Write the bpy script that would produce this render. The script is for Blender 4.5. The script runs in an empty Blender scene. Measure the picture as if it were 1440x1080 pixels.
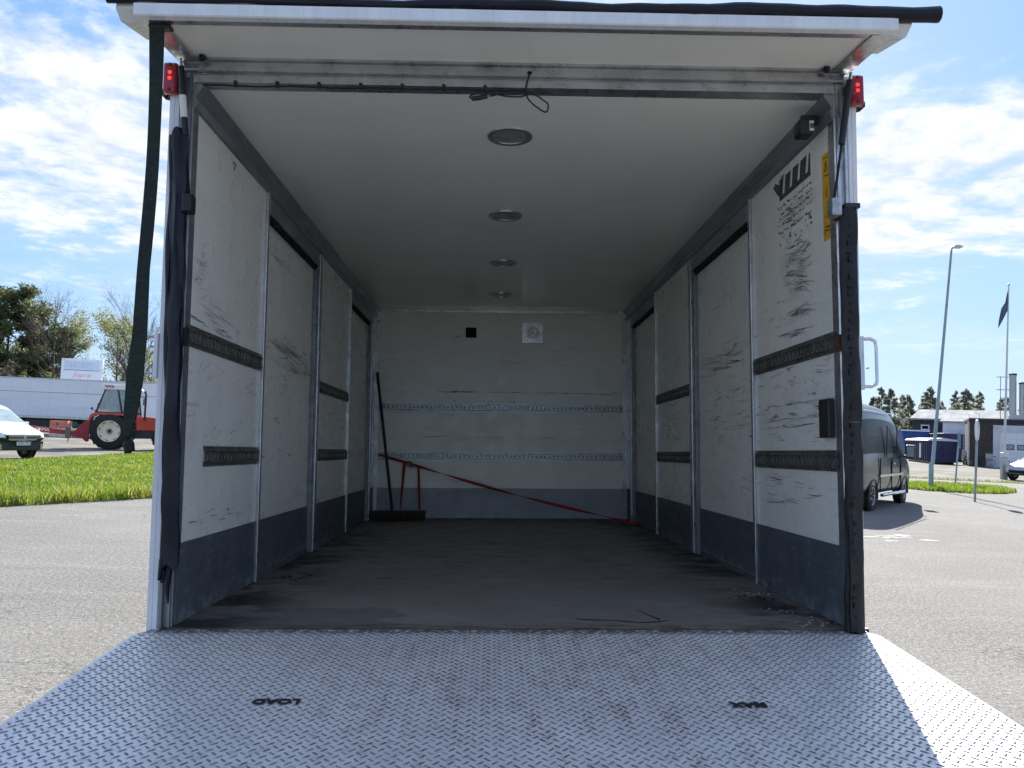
import bpy, bmesh, math, random
import numpy as np
from mathutils import Vector, Matrix, Euler
random.seed(4); rng = np.random.default_rng(4)
R = math.radians
sc = bpy.context.scene
col = sc.collection

# ------------------------------------------------------------------ camera
cam = bpy.data.objects.new('camera', bpy.data.cameras.new('camera')); col.objects.link(cam)
Cw = Matrix(((0.99884911, -0.04144731, -0.0241366), (-0.02635826, -0.05391976, -0.99819733), (0.04007116, 0.99768471, -0.05495018)))
# columns of Cw are right, up, backward
cam.matrix_world = Matrix.Translation((-0.0808, -2.8971, 1.65)) @ Cw.to_4x4()
cam.data.sensor_width = 36; cam.data.lens = 36 * 1117.8 / 1440
cam.data.clip_start = 0.05; cam.data.clip_end = 3000
sc.camera = cam

# ------------------------------------------------------------------ light
SUN_AZ, SUN_EL = R(15.6), R(34)           # azimuth from +Y towards +X
SUN_STRENGTH, SKY_STRENGTH, EXPOSURE = 2.6, 0.15, 2.3
to_sun = Vector((math.sin(SUN_AZ) * math.cos(SUN_EL), math.cos(SUN_AZ) * math.cos(SUN_EL), math.sin(SUN_EL)))
sl = bpy.data.lights.new('sun', 'SUN'); sl.energy = SUN_STRENGTH; sl.angle = R(0.53); sl.color = (1.0, 0.955, 0.88)
sun = bpy.data.objects.new('sun', sl); col.objects.link(sun)
sun.rotation_euler = to_sun.to_track_quat('Z', 'Y').to_euler(); sun.location = (0, 0, 40)
sc.view_settings.view_transform = 'Standard'; sc.view_settings.look = 'None'
sc.view_settings.exposure = EXPOSURE; sc.view_settings.gamma = 1; sc.view_settings.use_curve_mapping = False
sc.cycles.max_bounces = 14; sc.cycles.diffuse_bounces = 8; sc.cycles.glossy_bounces = 4
sc.cycles.use_denoising = True
sc.cycles.sample_clamp_indirect = 8


class NT:
    """tiny helper for node trees"""
    def __init__(s, tree): s.t = tree; s.n = tree.nodes; s.l = tree.links
    def new(s, typ, **kw):
        nd = s.n.new(typ)
        for k, v in kw.items(): setattr(nd, k, v)
        return nd
    def put(s, sock, v):
        if isinstance(v, bpy.types.NodeSocket): s.l.new(v, sock)
        elif isinstance(v, (int, float)) and sock.type in ('RGBA', 'VECTOR'):
            sock.default_value = (v, v, v, 1) if sock.type == 'RGBA' else (v, v, v)
        elif isinstance(v, tuple) and sock.type == 'RGBA' and len(v) == 3: sock.default_value = (*v, 1)
        else: sock.default_value = v
    def m(s, op, a, b=0.0, c=None, clamp=False):
        nd = s.new('ShaderNodeMath', operation=op, use_clamp=clamp)
        s.put(nd.inputs[0], a); s.put(nd.inputs[1], b)
        if c is not None: s.put(nd.inputs[2], c)
        return nd.outputs[0]
    def vm(s, op, a, b=(0, 0, 0)):
        nd = s.new('ShaderNodeVectorMath', operation=op); s.put(nd.inputs[0], a); s.put(nd.inputs[1], b)
        return nd.outputs[0]
    def noise(s, vec, scale=5, detail=4, rough=.55, dist=0.0, col=False):
        nd = s.new('ShaderNodeTexNoise'); s.put(nd.inputs['Vector'], vec)
        nd.inputs['Scale'].default_value = scale; nd.inputs['Detail'].default_value = detail
        nd.inputs['Roughness'].default_value = rough; nd.inputs['Distortion'].default_value = dist
        return nd.outputs['Color'] if col else nd.outputs['Fac']
    def ramp(s, v, lo, hi, a=0.0, b=1.0, smooth=True):
        nd = s.new('ShaderNodeMapRange', interpolation_type='SMOOTHSTEP' if smooth else 'LINEAR')
        s.put(nd.inputs[0], v); s.put(nd.inputs[1], lo); s.put(nd.inputs[2], hi); s.put(nd.inputs[3], a); s.put(nd.inputs[4], b)
        return nd.outputs[0]
    def mix(s, f, a, b, typ='MIX'):
        nd = s.new('ShaderNodeMix', data_type='RGBA', blend_type=typ, clamp_factor=True)
        s.put(nd.inputs[0], f); s.put(nd.inputs[6], a); s.put(nd.inputs[7], b)
        return nd.outputs[2]
    def xyz(s, v):
        nd = s.new('ShaderNodeSeparateXYZ'); s.put(nd.inputs[0], v); return nd.outputs
    def comb(s, x, y, z):
        nd = s.new('ShaderNodeCombineXYZ'); s.put(nd.inputs[0], x); s.put(nd.inputs[1], y); s.put(nd.inputs[2], z); return nd.outputs[0]
    def bump(s, h, strength=.3, dist=.01):
        nd = s.new('ShaderNodeBump'); s.put(nd.inputs['Height'], h); nd.inputs['Strength'].default_value = strength
        nd.inputs['Distance'].default_value = dist; return nd.outputs[0]


# ------------------------------------------------------------------ sky
world = bpy.data.worlds.new('World'); sc.world = world; world.use_nodes = True
w = NT(world.node_tree); w.n.clear()
sky = w.new('ShaderNodeTexSky', sky_type='NISHITA', sun_disc=False)
sky.sun_elevation = SUN_EL; sky.sun_rotation = SUN_AZ; sky.altitude = 100; sky.air_density = 1.0; sky.dust_density = .35; sky.ozone_density = 1.6
gen = w.new('ShaderNodeTexCoord').outputs['Generated']
dx, dy, dz = w.xyz(gen)
den = w.m('ADD', w.m('MAXIMUM', dz, 0.0), .10)
flat = w.comb(w.m('DIVIDE', dx, den), w.m('DIVIDE', dy, den), 0.0)
wob = w.vm('SCALE', w.vm('SUBTRACT', w.noise(flat, 1.3, 3, .5, col=True), (.5, .5, .5))); wob.node.inputs[3].default_value = .28
fl2 = w.vm('ADD', flat, wob)
n1 = w.noise(fl2, 1.15, 9, .60)
n2 = w.noise(w.vm('MULTIPLY', fl2, (1.0, 1.25, 1.0)), 3.2, 8, .60)
# broad bank of cloud between about 12 and 23 degrees, broken cloud above, clear air below
dzw = w.m('ADD', dz, w.m('MULTIPLY', w.m('SUBTRACT', w.noise(w.vm('MULTIPLY', gen, (1, 1, 3)), 3.0, 6, .6), .5), .10))
bank = w.m('MULTIPLY', w.ramp(dzw, .33, .43, 1.0, 0.0), w.ramp(dzw, .17, .25, 0.0, 1.0))
n3 = w.noise(w.vm('MULTIPLY', fl2, (1.1, 1.0, 1.0)), 9.5, 6, .62)
nn = w.m('ADD', w.m('ADD', w.m('MULTIPLY', n1, .48), w.m('MULTIPLY', n2, .34)), w.m('MULTIPLY', n3, .18))
thr = w.m('SUBTRACT', w.ramp(dz, .45, .8, .535, .485), w.m('MULTIPLY', bank, .095))  # cover thickened overhead, out of view, to send more light into the box
dens = w.ramp(w.m('SUBTRACT', nn, thr), -.05, .11)
dens = w.m('MULTIPLY', dens, w.ramp(dz, .07, .16))
veil = w.m('MULTIPLY', w.ramp(n1, .38, .70), w.m('MULTIPLY', w.ramp(dz, .05, .15), .30))
dens = w.m('MAXIMUM', dens, veil)
shade = w.ramp(w.m('ADD', w.m('MULTIPLY', n2, .5), w.m('MULTIPLY', n3, .5)), .36, .62)
cl_col = w.mix(shade, (1.12, 1.20, 1.32), (1.52, 1.54, 1.54))
comp = w.vm('DIVIDE', w.vm('MULTIPLY', sky.outputs[0], (1.52, 1.74, 1.98)), w.vm('ADD', sky.outputs[0], (6.3, 4.5, 2.15)))
out = w.mix(w.m('MULTIPLY', dens, .93), comp, cl_col)
bg = w.new('ShaderNodeBackground'); w.put(bg.inputs[0], out); bg.inputs[1].default_value = SKY_STRENGTH
w.l.new(bg.outputs[0], w.new('ShaderNodeOutputWorld').inputs[0])

# ------------------------------------------------------------------ materials
MATS = {}
def newmat(name):
    m_ = bpy.data.materials.new(name); m_.use_nodes = True
    n = NT(m_.node_tree); n.n.clear()
    b = n.new('ShaderNodeBsdfPrincipled'); o = n.new('ShaderNodeOutputMaterial'); n.l.new(b.outputs[0], o.inputs[0])
    MATS[name] = m_
    return m_, n, b
def objc(n): return n.new('ShaderNodeTexCoord').outputs['Object']

def mat(name, c, rough=.5, metal=0.0, var=.12, vs=4, bump=0.0, bs=60, stretch=(1, 1, 1), grime=0.0, gcol=(.03, .027, .022), coat=0.0, rvar=.1, spec=.4, emit=None, es=1.0):
    m_, n, b = newmat(name)
    P = n.vm('MULTIPLY', objc(n), stretch)
    f = n.ramp(n.noise(P, vs, 5, .6), .3, .7)
    c2 = tuple(x * (1 - var) for x in c); c3 = tuple(min(1, x * (1 + var)) for x in c)
    colr = n.mix(f, c2, c3)
    if grime:
        g = n.m('MULTIPLY', n.ramp(n.noise(P, vs * 2.7, 7, .68), .5, .72), grime)
        colr = n.mix(g, colr, gcol)
    n.put(b.inputs['Base Color'], colr)
    n.put(b.inputs['Roughness'], n.ramp(n.noise(P, vs * 3, 3), .3, .7, max(.02, rough - rvar), min(1, rough + rvar)))
    b.inputs['Metallic'].default_value = metal; b.inputs['Specular IOR Level'].default_value = spec
    if coat: b.inputs['Coat Weight'].default_value = coat; b.inputs['Coat Roughness'].default_value = .04
    if bump: n.put(b.inputs['Normal'], n.bump(n.noise(P, bs, 4), bump, .004))
    if emit: n.put(b.inputs['Emission Color'], emit); b.inputs['Emission Strength'].default_value = es
    return m_

def wall_mat(name, axis, bands, patches, base=(.86, .83, .755), amount=1.0, seed=0.0, rough=.3):
    """laminate wall: grey scuffs run along the wall, in bands (height, half height, strength) and patches"""
    m_, n, b = newmat(name)
    P = objc(n); x, y, z = n.xyz(P)
    a = y if axis == 'y' else x
    warp = n.m('MULTIPLY', n.m('SUBTRACT', n.noise(n.comb(a, seed, z), 2.3, 2), .5), .16)
    sag = n.m('MULTIPLY', n.m('SINE', n.m('ADD', n.m('MULTIPLY', a, 19.0), n.m('MULTIPLY', warp, 40))), .007)
    zz = n.m('ADD', n.m('ADD', z, n.m('MULTIPLY', warp, .35)), sag)
    st = n.noise(n.comb(n.m('MULTIPLY', a, 5.0), seed + 3.1, n.m('MULTIPLY', zz, 62.0)), 1.0, 5, .62)
    fine = n.noise(n.comb(n.m('MULTIPLY', a, 30.0), seed + 8.1, n.m('MULTIPLY', zz, 240.0)), 1.0, 3, .6)
    lines = n.m('MULTIPLY', n.ramp(st, .56, .62), n.ramp(fine, .35, .62, .35, 1.0))
    mask = n.m('ADD', 0.0, .05)
    for (zc, hz, k) in bands:
        mask = n.m('ADD', mask, n.m('MULTIPLY', n.ramp(n.m('ABSOLUTE', n.m('SUBTRACT', z, zc)), hz * .3, hz, 1, 0), k))
    for (ac, zc, ra, rz, k) in patches:
        u = n.m('DIVIDE', n.m('SUBTRACT', a, ac), ra); v = n.m('DIVIDE', n.m('SUBTRACT', z, zc), rz)
        mask = n.m('ADD', mask, n.m('MULTIPLY', n.ramp(n.m('ADD', n.m('MULTIPLY', u, u), n.m('MULTIPLY', v, v)), .25, 1.0, 1, 0), k))
    mask = n.m('MULTIPLY', mask, n.ramp(n.noise(n.comb(a, seed + 5, z), 3.2, 3), .38, .60, .15, 1.0))
    scuff = n.m('MULTIPLY', n.m('MULTIPLY', lines, mask), amount, clamp=True)
    smear = n.m('MULTIPLY', n.ramp(n.noise(n.comb(n.m('MULTIPLY', a, 2.5), seed + 9, n.m('MULTIPLY', z, 7)), 1.0, 4), .5, .75), .10)
    spk = n.m('MULTIPLY', n.ramp(n.noise(n.comb(n.m('MULTIPLY', a, 1.0), seed + 12, z), 46, 2, .5), .77, .79), .35)
    vert = n.m('MULTIPLY', n.ramp(n.noise(n.comb(n.m('MULTIPLY', a, 40), seed, n.m('MULTIPLY', z, 2.0)), 1.0, 3), .55, .8), .12)
    c = n.mix(n.ramp(n.noise(P, 1.4, 3), .3, .7), tuple(v * .93 for v in base), base)
    c = n.mix(smear, c, (.33, .32, .29) if amount else (.70, .68, .62)); c = n.mix(vert, c, (.3, .29, .26) if amount else (.6, .58, .53))
    for (ac, zc, ra, rz, k) in patches:
        u = n.m('DIVIDE', n.m('SUBTRACT', a, ac), ra); v = n.m('DIVIDE', n.m('SUBTRACT', z, zc), rz)
        pm = n.m('MULTIPLY', n.ramp(n.m('ADD', n.m('MULTIPLY', u, u), n.m('MULTIPLY', v, v)), .1, 1.1, 1, 0), n.ramp(n.noise(n.comb(n.m('MULTIPLY', a, 6), seed + 2, n.m('MULTIPLY', z, 22)), 1.0, 5, .7), .42, .62))
        c = n.mix(n.m('MULTIPLY', pm, .16 * k), c, (.20, .19, .17))
    c = n.mix(scuff, c, (.045, .043, .04)); c = n.mix(spk, c, (.08, .07, .06))
    n.put(b.inputs['Base Color'], c)
    n.put(b.inputs['Roughness'], n.ramp(n.noise(P, 9, 3), .3, .7, rough - (.06 if amount else .015), rough + (.1 if amount else .015)))
    n.put(b.inputs['Normal'], n.bump(n.noise(P, 3.0, 2), .05, .02))
    return m_

def kick_mat(name, axis, base, light, k=1.0, seed=0.0):
    m_, n, b = newmat(name)
    P = objc(n); x, y, z = n.xyz(P); a = y if axis == 'y' else x
    s1 = n.noise(n.comb(n.m('MULTIPLY', a, 13), seed, n.m('MULTIPLY', z, 60)), 1, 6, .66)
    s2 = n.noise(n.comb(n.m('MULTIPLY', a, 9), seed + 4, n.m('MULTIPLY', z, 16)), 1, 7, .7)
    bl = n.noise(n.comb(a, seed + 2, z), 4, 6, .65)
    c = n.mix(n.ramp(bl, .3, .7), base, tuple(v * 1.35 for v in base))
    c = n.mix(n.m('MULTIPLY', n.ramp(s1, .55, .68), .42 * k), c, light)
    c = n.mix(n.m('MULTIPLY', n.ramp(s2, .6, .72), .5 * k), c, tuple(v * .35 for v in base))
    dust = n.m('MULTIPLY', n.ramp(z, .10, 0.0), n.ramp(n.noise(n.comb(a, seed + 7, z), 9, 6, .7), .45, .62))
    c = n.mix(n.m('MULTIPLY', dust, .7), c, light)
    n.put(b.inputs['Base Color'], c); n.put(b.inputs['Roughness'], n.ramp(s2, .3, .7, .35, .6))
    n.put(b.inputs['Normal'], n.bump(s1, .12, .004))
    return m_

BANDS = [(.98, .10, .9), (.80, .12, .75), (.70, .05, .5), (.47, .1, .35), (1.28, .05, .3)]
wall_l = wall_mat('white_laminate_left', 'y', [(.95, .12, .35), (.62, .08, .4), (.36, .06, .3)], [(.15, 1.3, .10, .16, .9), (.1, .7, .1, .1, .9), (1.6, 1.15, .55, .13, 1.3), (.35, 1.18, .25, .07, .7)], seed=1.3)
wall_r = wall_mat('white_laminate_right', 'y', BANDS, [(.42, 1.42, .20, .17, 2.2), (.38, 1.66, .24, .07, 2.0), (.42, 1.22, .24, .06, 1.3), (1.6, 1.2, .6, .07, 1.3), (.5, .8, .5, .14, .8)], seed=7.7)
wall_b = wall_mat('white_laminate_back', 'x', [(1.195, .02, 1.6), (1.01, .03, .6), (.75, .03, .6), (1.5, .2, .25)], [(-1.0, 1.05, .14, .05, .9)], seed=3.3)
ceil_m = wall_mat('white_laminate_ceiling', 'y', [], [], base=(.90, .87, .78), amount=0.0, seed=5.0, rough=.24)
kick_s = kick_mat('blue_grey_kick_panel', 'y', (.075, .086, .100), (.28, .30, .33), 1.25, 2.0)
kick_b = kick_mat('pale_aluminium_kick_panel', 'x', (.27, .29, .32), (.50, .52, .54), 1.4, 6.0)
alu = mat('aluminium', (.50, .51, .52), .34, .9, .15, 6, stretch=(1, 1, 1), grime=.35, gcol=(.1, .09, .08))
alu_dk = mat('dull_grey_aluminium', (.20, .215, .23), .42, .55, .2, 8, grime=.3)
alu_mid = mat('brushed_grey_aluminium', (.27, .285, .30), .42, .5, .2, 8, stretch=(1, .3, 3), grime=.3)
frame_w = mat('white_painted_steel', (.72, .73, .74), .3, 0, .06, 3, stretch=(6, 6, .8), grime=.07, gcol=(.2, .19, .18), coat=.3)
galv = mat('galvanised_steel', (.42, .43, .43), .42, .75, .25, 30, grime=.35)
galv_dk = mat('dirty_olive_galvanised_steel', (.13, .128, .112), .5, .45, .3, 14, grime=.5, gcol=(.02, .018, .015))
rubber = mat('black_rubber', (.005, .006, .013), .36, 0, .4, 9, bump=.5, bs=35, stretch=(1, 1, .3), rvar=.12, spec=.3)
rubber_worn = mat('worn_perforated_rubber', (.010, .010, .012), .55, 0, .4, 9, bump=.9, bs=60, stretch=(1, 1, .6), grime=.5, gcol=(.05, .03, .02))
black_pl = mat('black_plastic', (.016, .016, .017), .38, 0, .2)
black_gap = mat('black_gap', (.006, .006, .006), .9, 0, .2)
steel_rust = mat('rusty_steel', (.12, .075, .05), .6, .5, .35, 20, grime=.6, gcol=(.05, .02, .01))
red_lens = mat('red_lens', (.30, .006, .012), .12, 0, .1, coat=.6)
led_m = mat('red_led', (.6, .02, .02), .3, 0, .05, emit=(1, .05, .04), es=.3)
white_lab = mat('white_label', (.7, .7, .67), .5, 0, .08)
print_m = mat('black_print', (.012, .012, .012), .6, 0, .1)
faded_print = mat('dark_grey_film', (.06, .065, .065), .5, 0, .35, 30)
yellow_m = mat('yellow_sticker', (.75, .42, .02), .4, 0, .1, grime=.15)
green_web = mat('dark_green_webbing', (.005, .014, .010), .7, 0, .3, 16, bump=.6, bs=220, stretch=(1, 1, 3))
red_web = mat('red_webbing', (.34, .022, .022), .7, 0, .25, 20, bump=.5, bs=300)
cable_m = mat('black_cable', (.012, .012, .013), .4, 0, .1)
lamp_m = mat('smoked_lamp_bowl', (.38, .365, .355), .35, .5, .06, 8)
chrome = mat('chrome', (.62, .63, .64), .12, 1.0, .05)
wood_dk = mat('dark_wood', (.022, .018, .014), .6, 0, .3, 20)
bristle = mat('broom_bristle', (.05, .043, .028), .8, 0, .4, 60)

# floor of the load box
m_, n, b = newmat('worn_plywood_floor'); P = objc(n); x, y, z = n.xyz(P)
f1 = n.noise(P, 1.6, 6, .62); f2 = n.noise(n.vm('MULTIPLY', P, (1, 1.6, 1)), 5, 7, .68)
c = n.mix(n.ramp(f1, .3, .7), (.170, .152, .134), (.215, .195, .172))
c = n.mix(n.m('MULTIPLY', n.ramp(f2, .5, .7), .3), c, (.09, .08, .074))
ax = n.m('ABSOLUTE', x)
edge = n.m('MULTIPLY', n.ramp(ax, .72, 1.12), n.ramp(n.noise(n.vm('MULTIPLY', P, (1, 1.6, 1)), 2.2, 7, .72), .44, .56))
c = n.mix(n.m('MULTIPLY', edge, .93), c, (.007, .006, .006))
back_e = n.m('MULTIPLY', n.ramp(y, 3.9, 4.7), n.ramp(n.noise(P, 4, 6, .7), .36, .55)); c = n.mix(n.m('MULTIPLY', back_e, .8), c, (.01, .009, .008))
patchm = n.m('MULTIPLY', n.m('LESS_THAN', y, n.m('ADD', .28, n.m('MULTIPLY', f2, .16))), n.m('LESS_THAN', x, n.m('ADD', -.70, n.m('MULTIPLY', f2, .5))))
c = n.mix(n.m('MULTIPLY', patchm, .38), c, (.04, .045, .052))
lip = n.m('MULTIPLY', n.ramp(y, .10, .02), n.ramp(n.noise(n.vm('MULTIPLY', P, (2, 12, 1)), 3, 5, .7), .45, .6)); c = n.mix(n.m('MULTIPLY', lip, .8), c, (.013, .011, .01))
scr = n.ramp(n.noise(n.vm('MULTIPLY', P, (30, 1.5, 1)), 1, 5, .7), .62, .74); c = n.mix(n.m('MULTIPLY', scr, .28), c, (.17, .16, .15))
grit = n.ramp(n.noise(P, 120, 2), .70, .76); c = n.mix(n.m('MULTIPLY', grit, n.m('MULTIPLY', .5, n.ramp(ax, .4, 1.1))), c, (.3, .27, .22))
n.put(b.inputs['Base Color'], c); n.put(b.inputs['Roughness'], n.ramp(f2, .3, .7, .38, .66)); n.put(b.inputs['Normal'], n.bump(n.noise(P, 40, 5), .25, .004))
floor_m = m_

# tread plate
m_, n, b = newmat('tread_plate'); P = objc(n); x, y, z = n.xyz(P)
run = n.noise(n.vm('MULTIPLY', P, (14, 5, 1)), 1, 7, .78)
mid = n.ramp(n.m('ABSOLUTE', n.m('SUBTRACT', x, .12)), 1.0, .15)
rust = n.m('MULTIPLY', n.ramp(run, .51, .62), mid)
fine = n.noise(P, 75, 5, .7); rust2 = n.m('MULTIPLY', rust, n.ramp(fine, .38, .58, .15, 1))
c = n.mix(n.ramp(n.noise(P, 2.2, 5), .3, .7), (.68, .68, .67), (.78, .78, .765))
c = n.mix(n.m('MULTIPLY', n.ramp(n.noise(P, 26, 6, .7), .52, .66), .35), c, (.17, .165, .16))
c = n.mix(n.m('MULTIPLY', rust2, .6), c, (.17, .12, .07))
thresh = n.m('MULTIPLY', n.ramp(y, -.07, -.02), n.ramp(n.noise(P, 38, 5, .7), .36, .55)); c = n.mix(n.m('MULTIPLY', thresh, .9), c, (.035, .027, .022))
n.put(b.inputs['Base Color'], c)
n.put(b.inputs['Metallic'], n.ramp(rust2, 0, 1, .28, .05)); n.put(b.inputs['Roughness'], n.ramp(n.noise(P, 14, 5), .3, .7, .34, .52))
n.put(b.inputs['Normal'], n.bump(fine, .12, .002))
tread_m = m_
# raised bars: same plate, coloured dark for their shaded sides and gathered dirt
m_, n, b = newmat('tread_bars'); P = objc(n); fine = n.noise(P, 60, 4, .7)
run = n.noise(n.vm('MULTIPLY', P, (14, 5, 1)), 1, 7, .78); x, y, z = n.xyz(P)
mid = n.ramp(n.m('ABSOLUTE', n.m('SUBTRACT', x, .12)), 1.1, .15)
c = n.mix(n.ramp(fine, .35, .65), (.12, .125, .13), (.30, .31, .33)); c = n.mix(n.m('MULTIPLY', n.m('MULTIPLY', n.ramp(run, .46, .62), mid), .85), c, (.09, .06, .04))
n.put(b.inputs['Base Color'], c); b.inputs['Metallic'].default_value = .6; b.inputs['Roughness'].default_value = .36
bars_m = m_

# ground materials
m_, n, b = newmat('old_asphalt'); P = objc(n)
g1 = n.noise(P, 26, 3, .8); g2 = n.noise(P, 70, 3, .8); g3 = n.noise(P, 170, 2, .7); big = n.noise(P, .30, 5, .6); mid = n.noise(n.vm('MULTIPLY', P, (.45, 1.5, 1)), 1.3, 5, .65)
c = n.mix(n.ramp(big, .3, .7), (.138, .135, .128), (.180, .176, .166))
c = n.mix(n.m('MULTIPLY', n.ramp(mid, .50, .68), .5), c, (.225, .216, .197)); c = n.mix(n.m('MULTIPLY', n.ramp(mid, .48, .32), .35), c, (.105, .103, .10))
grain = n.m('ADD', n.m('ADD', n.m('MULTIPLY', g1, .30), n.m('MULTIPLY', g2, .40)), n.m('MULTIPLY', g3, .30))
c = n.mix(n.m('MULTIPLY', n.ramp(grain, .50, .40), .85), c, (.030, .029, .028)); c = n.mix(n.m('MULTIPLY', n.ramp(grain, .50, .60), .85), c, (.42, .41, .385))
# tyre-polished streaks, hairline cracks and oil spots
strk = n.ramp(n.noise(n.vm('MULTIPLY', P, (.22, 2.4, 1)), 1.0, 5, .65), .55, .72); c = n.mix(n.m('MULTIPLY', strk, .25), c, (.10, .098, .095))
vo = n.new('ShaderNodeTexVoronoi', feature='DISTANCE_TO_EDGE'); n.put(vo.inputs['Vector'], n.vm('ADD', n.vm('MULTIPLY', P, (.35, .35, .35)), n.noise(P, 1.2, 5, .7, col=True))); vo.inputs['Scale'].default_value = .9
crk = n.m('MULTIPLY', n.ramp(vo.outputs['Distance'], .010, .002), n.ramp(n.noise(P, .22, 2), .50, .60)); c = n.mix(n.m('MULTIPLY', crk, .6), c, (.05, .048, .045))
oil = n.ramp(n.noise(P, .75, 3, .6), .70, .76); c = n.mix(n.m('MULTIPLY', oil, .4), c, (.06, .058, .055))
n.put(b.inputs['Base Color'], c); b.inputs['Roughness'].default_value = .95; b.inputs['Specular IOR Level'].default_value = .2
n.put(b.inputs['Normal'], n.bump(grain, .8, .012))
asph = m_
m_, n, b = newmat('gravel_ground'); P = objc(n)
v = n.new('ShaderNodeTexVoronoi'); n.put(v.inputs['Vector'], P); v.inputs['Scale'].default_value = 14
c = n.mix(n.ramp(v.outputs['Color'].node.outputs['Distance'], 0, .6), (.17, .16, .14), (.09, .082, .07)); c = n.mix(n.ramp(n.noise(P, .5, 5), .4, .65), c, (.20, .188, .16))
n.put(b.inputs['Base Color'], c); b.inputs['Roughness'].default_value = .95; n.put(b.inputs['Normal'], n.bump(v.outputs['Distance'], .8, .03))
gravel = m_
yard = mat('dusty_yard', (.155, .146, .128), .9, 0, .22, .25, bump=.5, bs=20, grime=.35, gcol=(.10, .095, .085), spec=.1)
soil = mat('field_soil', (.12, .13, .06), .95, 0, .3, .15, grime=.4, gcol=(.10, .08, .05))
grass_base = mat('grass_floor', (.07, .115, .018), .9, 0, .4, 1.5, bump=.6, bs=30)
m_, n, b = newmat('grass_blades'); P = objc(n); oi = n.new('ShaderNodeAttribute', attribute_name='tint')
c = n.mix(oi.outputs['Fac'], (.080, .14, .016), (.20, .26, .045)); c = n.mix(n.ramp(n.noise(P, .8, 4), .52, .7), c, (.27, .25, .08))
c = n.mix(n.ramp(oi.outputs['Fac'], .86, .90), c, (.36, .31, .15)); c = n.mix(n.m('MULTIPLY', n.ramp(n.noise(P, 2.6, 5, .7), .56, .68), .55), c, (.22, .20, .08))
n.put(b.inputs['Base Color'], c); b.inputs['Roughness'].default_value = .55
tr = n.new('ShaderNodeBsdfTranslucent'); n.put(tr.inputs[0], n.mix(1.0, c, (1.2, 1.35, .6), 'MULTIPLY')); mx = n.new('ShaderNodeMixShader'); mx.inputs[0].default_value = .45
n.l.new(b.outputs[0], mx.inputs[1]); n.l.new(tr.outputs[0], mx.inputs[2]); n.l.new(mx.outputs[0], [q for q in n.n if q.type == 'OUTPUT_MATERIAL'][0].inputs[0])
blades_m = m_
def leaf_mat(name, a, bcol, trans=.35):
    m_, n, b = newmat(name); oi = n.new('ShaderNodeAttribute', attribute_name='tint')
    c = n.mix(oi.outputs['Fac'], a, bcol); n.put(b.inputs['Base Color'], c); b.inputs['Roughness'].default_value = .6
    tr = n.new('ShaderNodeBsdfTranslucent'); n.put(tr.inputs[0], c); mx = n.new('ShaderNodeMixShader'); mx.inputs[0].default_value = trans
    n.l.new(b.outputs[0], mx.inputs[1]); n.l.new(tr.outputs[0], mx.inputs[2]); n.l.new(mx.outputs[0], [q for q in n.n if q.type == 'OUTPUT_MATERIAL'][0].inputs[0])
    return m_
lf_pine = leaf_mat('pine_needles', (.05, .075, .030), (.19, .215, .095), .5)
lf_birch = leaf_mat('young_birch_leaves', (.16, .20, .045), (.34, .34, .10), .5)
lf_brown = leaf_mat('dry_twigs', (.085, .075, .058), (.21, .19, .13), .2)
lf_far = leaf_mat('hazed_pine_needles', (.20, .22, .18), (.34, .35, .27), .5)  # distance haze is put into the colour: needles paled
bark = mat('bark', (.065, .052, .042), .9, 0, .35, 8)
bark_b = mat('birch_bark', (.26, .24, .21), .8, 0, .5, 12)
paint_w = mat('white_vehicle_paint', (.78, .79, .80), .22, 0, .03, 2, coat=.8, grime=.04)
paint_k = mat('black_vehicle_paint', (.026, .030, .040), .16, 0, .1, 2, coat=.1, rvar=.04, spec=.3)
paint_s = mat('silver_vehicle_paint', (.30, .34, .39), .35, .1, .05, 2, coat=.8)
glass_m = mat('tinted_glass', (.006, .008, .010), .22, 0, .1, rvar=.03, spec=.03)
glass_l = mat('clear_cab_glass', (.25, .31, .33), .06, 0, .15, coat=.5, rvar=.02)
tyre_m = mat('tyre_rubber', (.018, .018, .018), .75, 0, .3, 12, bump=.4, bs=40)
rim_a = mat('alloy_rim', (.42, .43, .45), .3, .7, .1)
rim_c = mat('cream_rim_paint', (.72, .66, .52), .45, 0, .08, 5, grime=.12)
trac_r = mat('red_tractor_paint', (.50, .045, .025), .4, 0, .15, 4, grime=.15, coat=.2)
dark_r = mat('crimson_paint', (.30, .02, .035), .5, 0, .2, 4, grime=.2)
bumper_m = mat('dark_grey_bumper', (.028, .03, .034), .5, 0, .15)
trail_m = mat('white_trailer_side', (.80, .82, .86), .4, 0, .05, .6, stretch=(.3, .3, 2), grime=.08)
navy_m = mat('navy_container_paint', (.026, .032, .095), .45, 0, .2, 1.5, grime=.12)
blue_m = mat('blue_container_paint', (.03, .08, .26), .45, 0, .2, 1.5)
tarp_m = mat('white_tarpaulin', (.72, .73, .75), .6, 0, .08, 2)
brick_m = mat('dark_brown_brick', (.058, .046, .043), .85, 0, .25, 3, grime=.2)
clad_m = mat('charcoal_cladding', (.035, .035, .042), .6, 0, .15, 2)
clad_w = mat('pale_grey_cladding', (.55, .58, .62), .6, 0, .06, 1)
roof_m = mat('pale_metal_roof', (.25, .26, .265), .85, .0, .08, .6, stretch=(1, .2, 1), spec=.05)
conc_m = mat('pale_concrete', (.42, .41, .39), .85, 0, .12, 2)
pole_m = mat('grey_pole_paint', (.26, .33, .34), .45, .4, .12, 3)
pole_w = mat('pale_pole_paint', (.55, .56, .55), .45, 0, .1, 3)
flag_m = mat('slate_blue_flag', (.07, .11, .17), .8, 0, .3, 4)
sign_w = mat('sign_panel_white', (.66, .72, .80), .5, 0, .04, 1)
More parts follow.
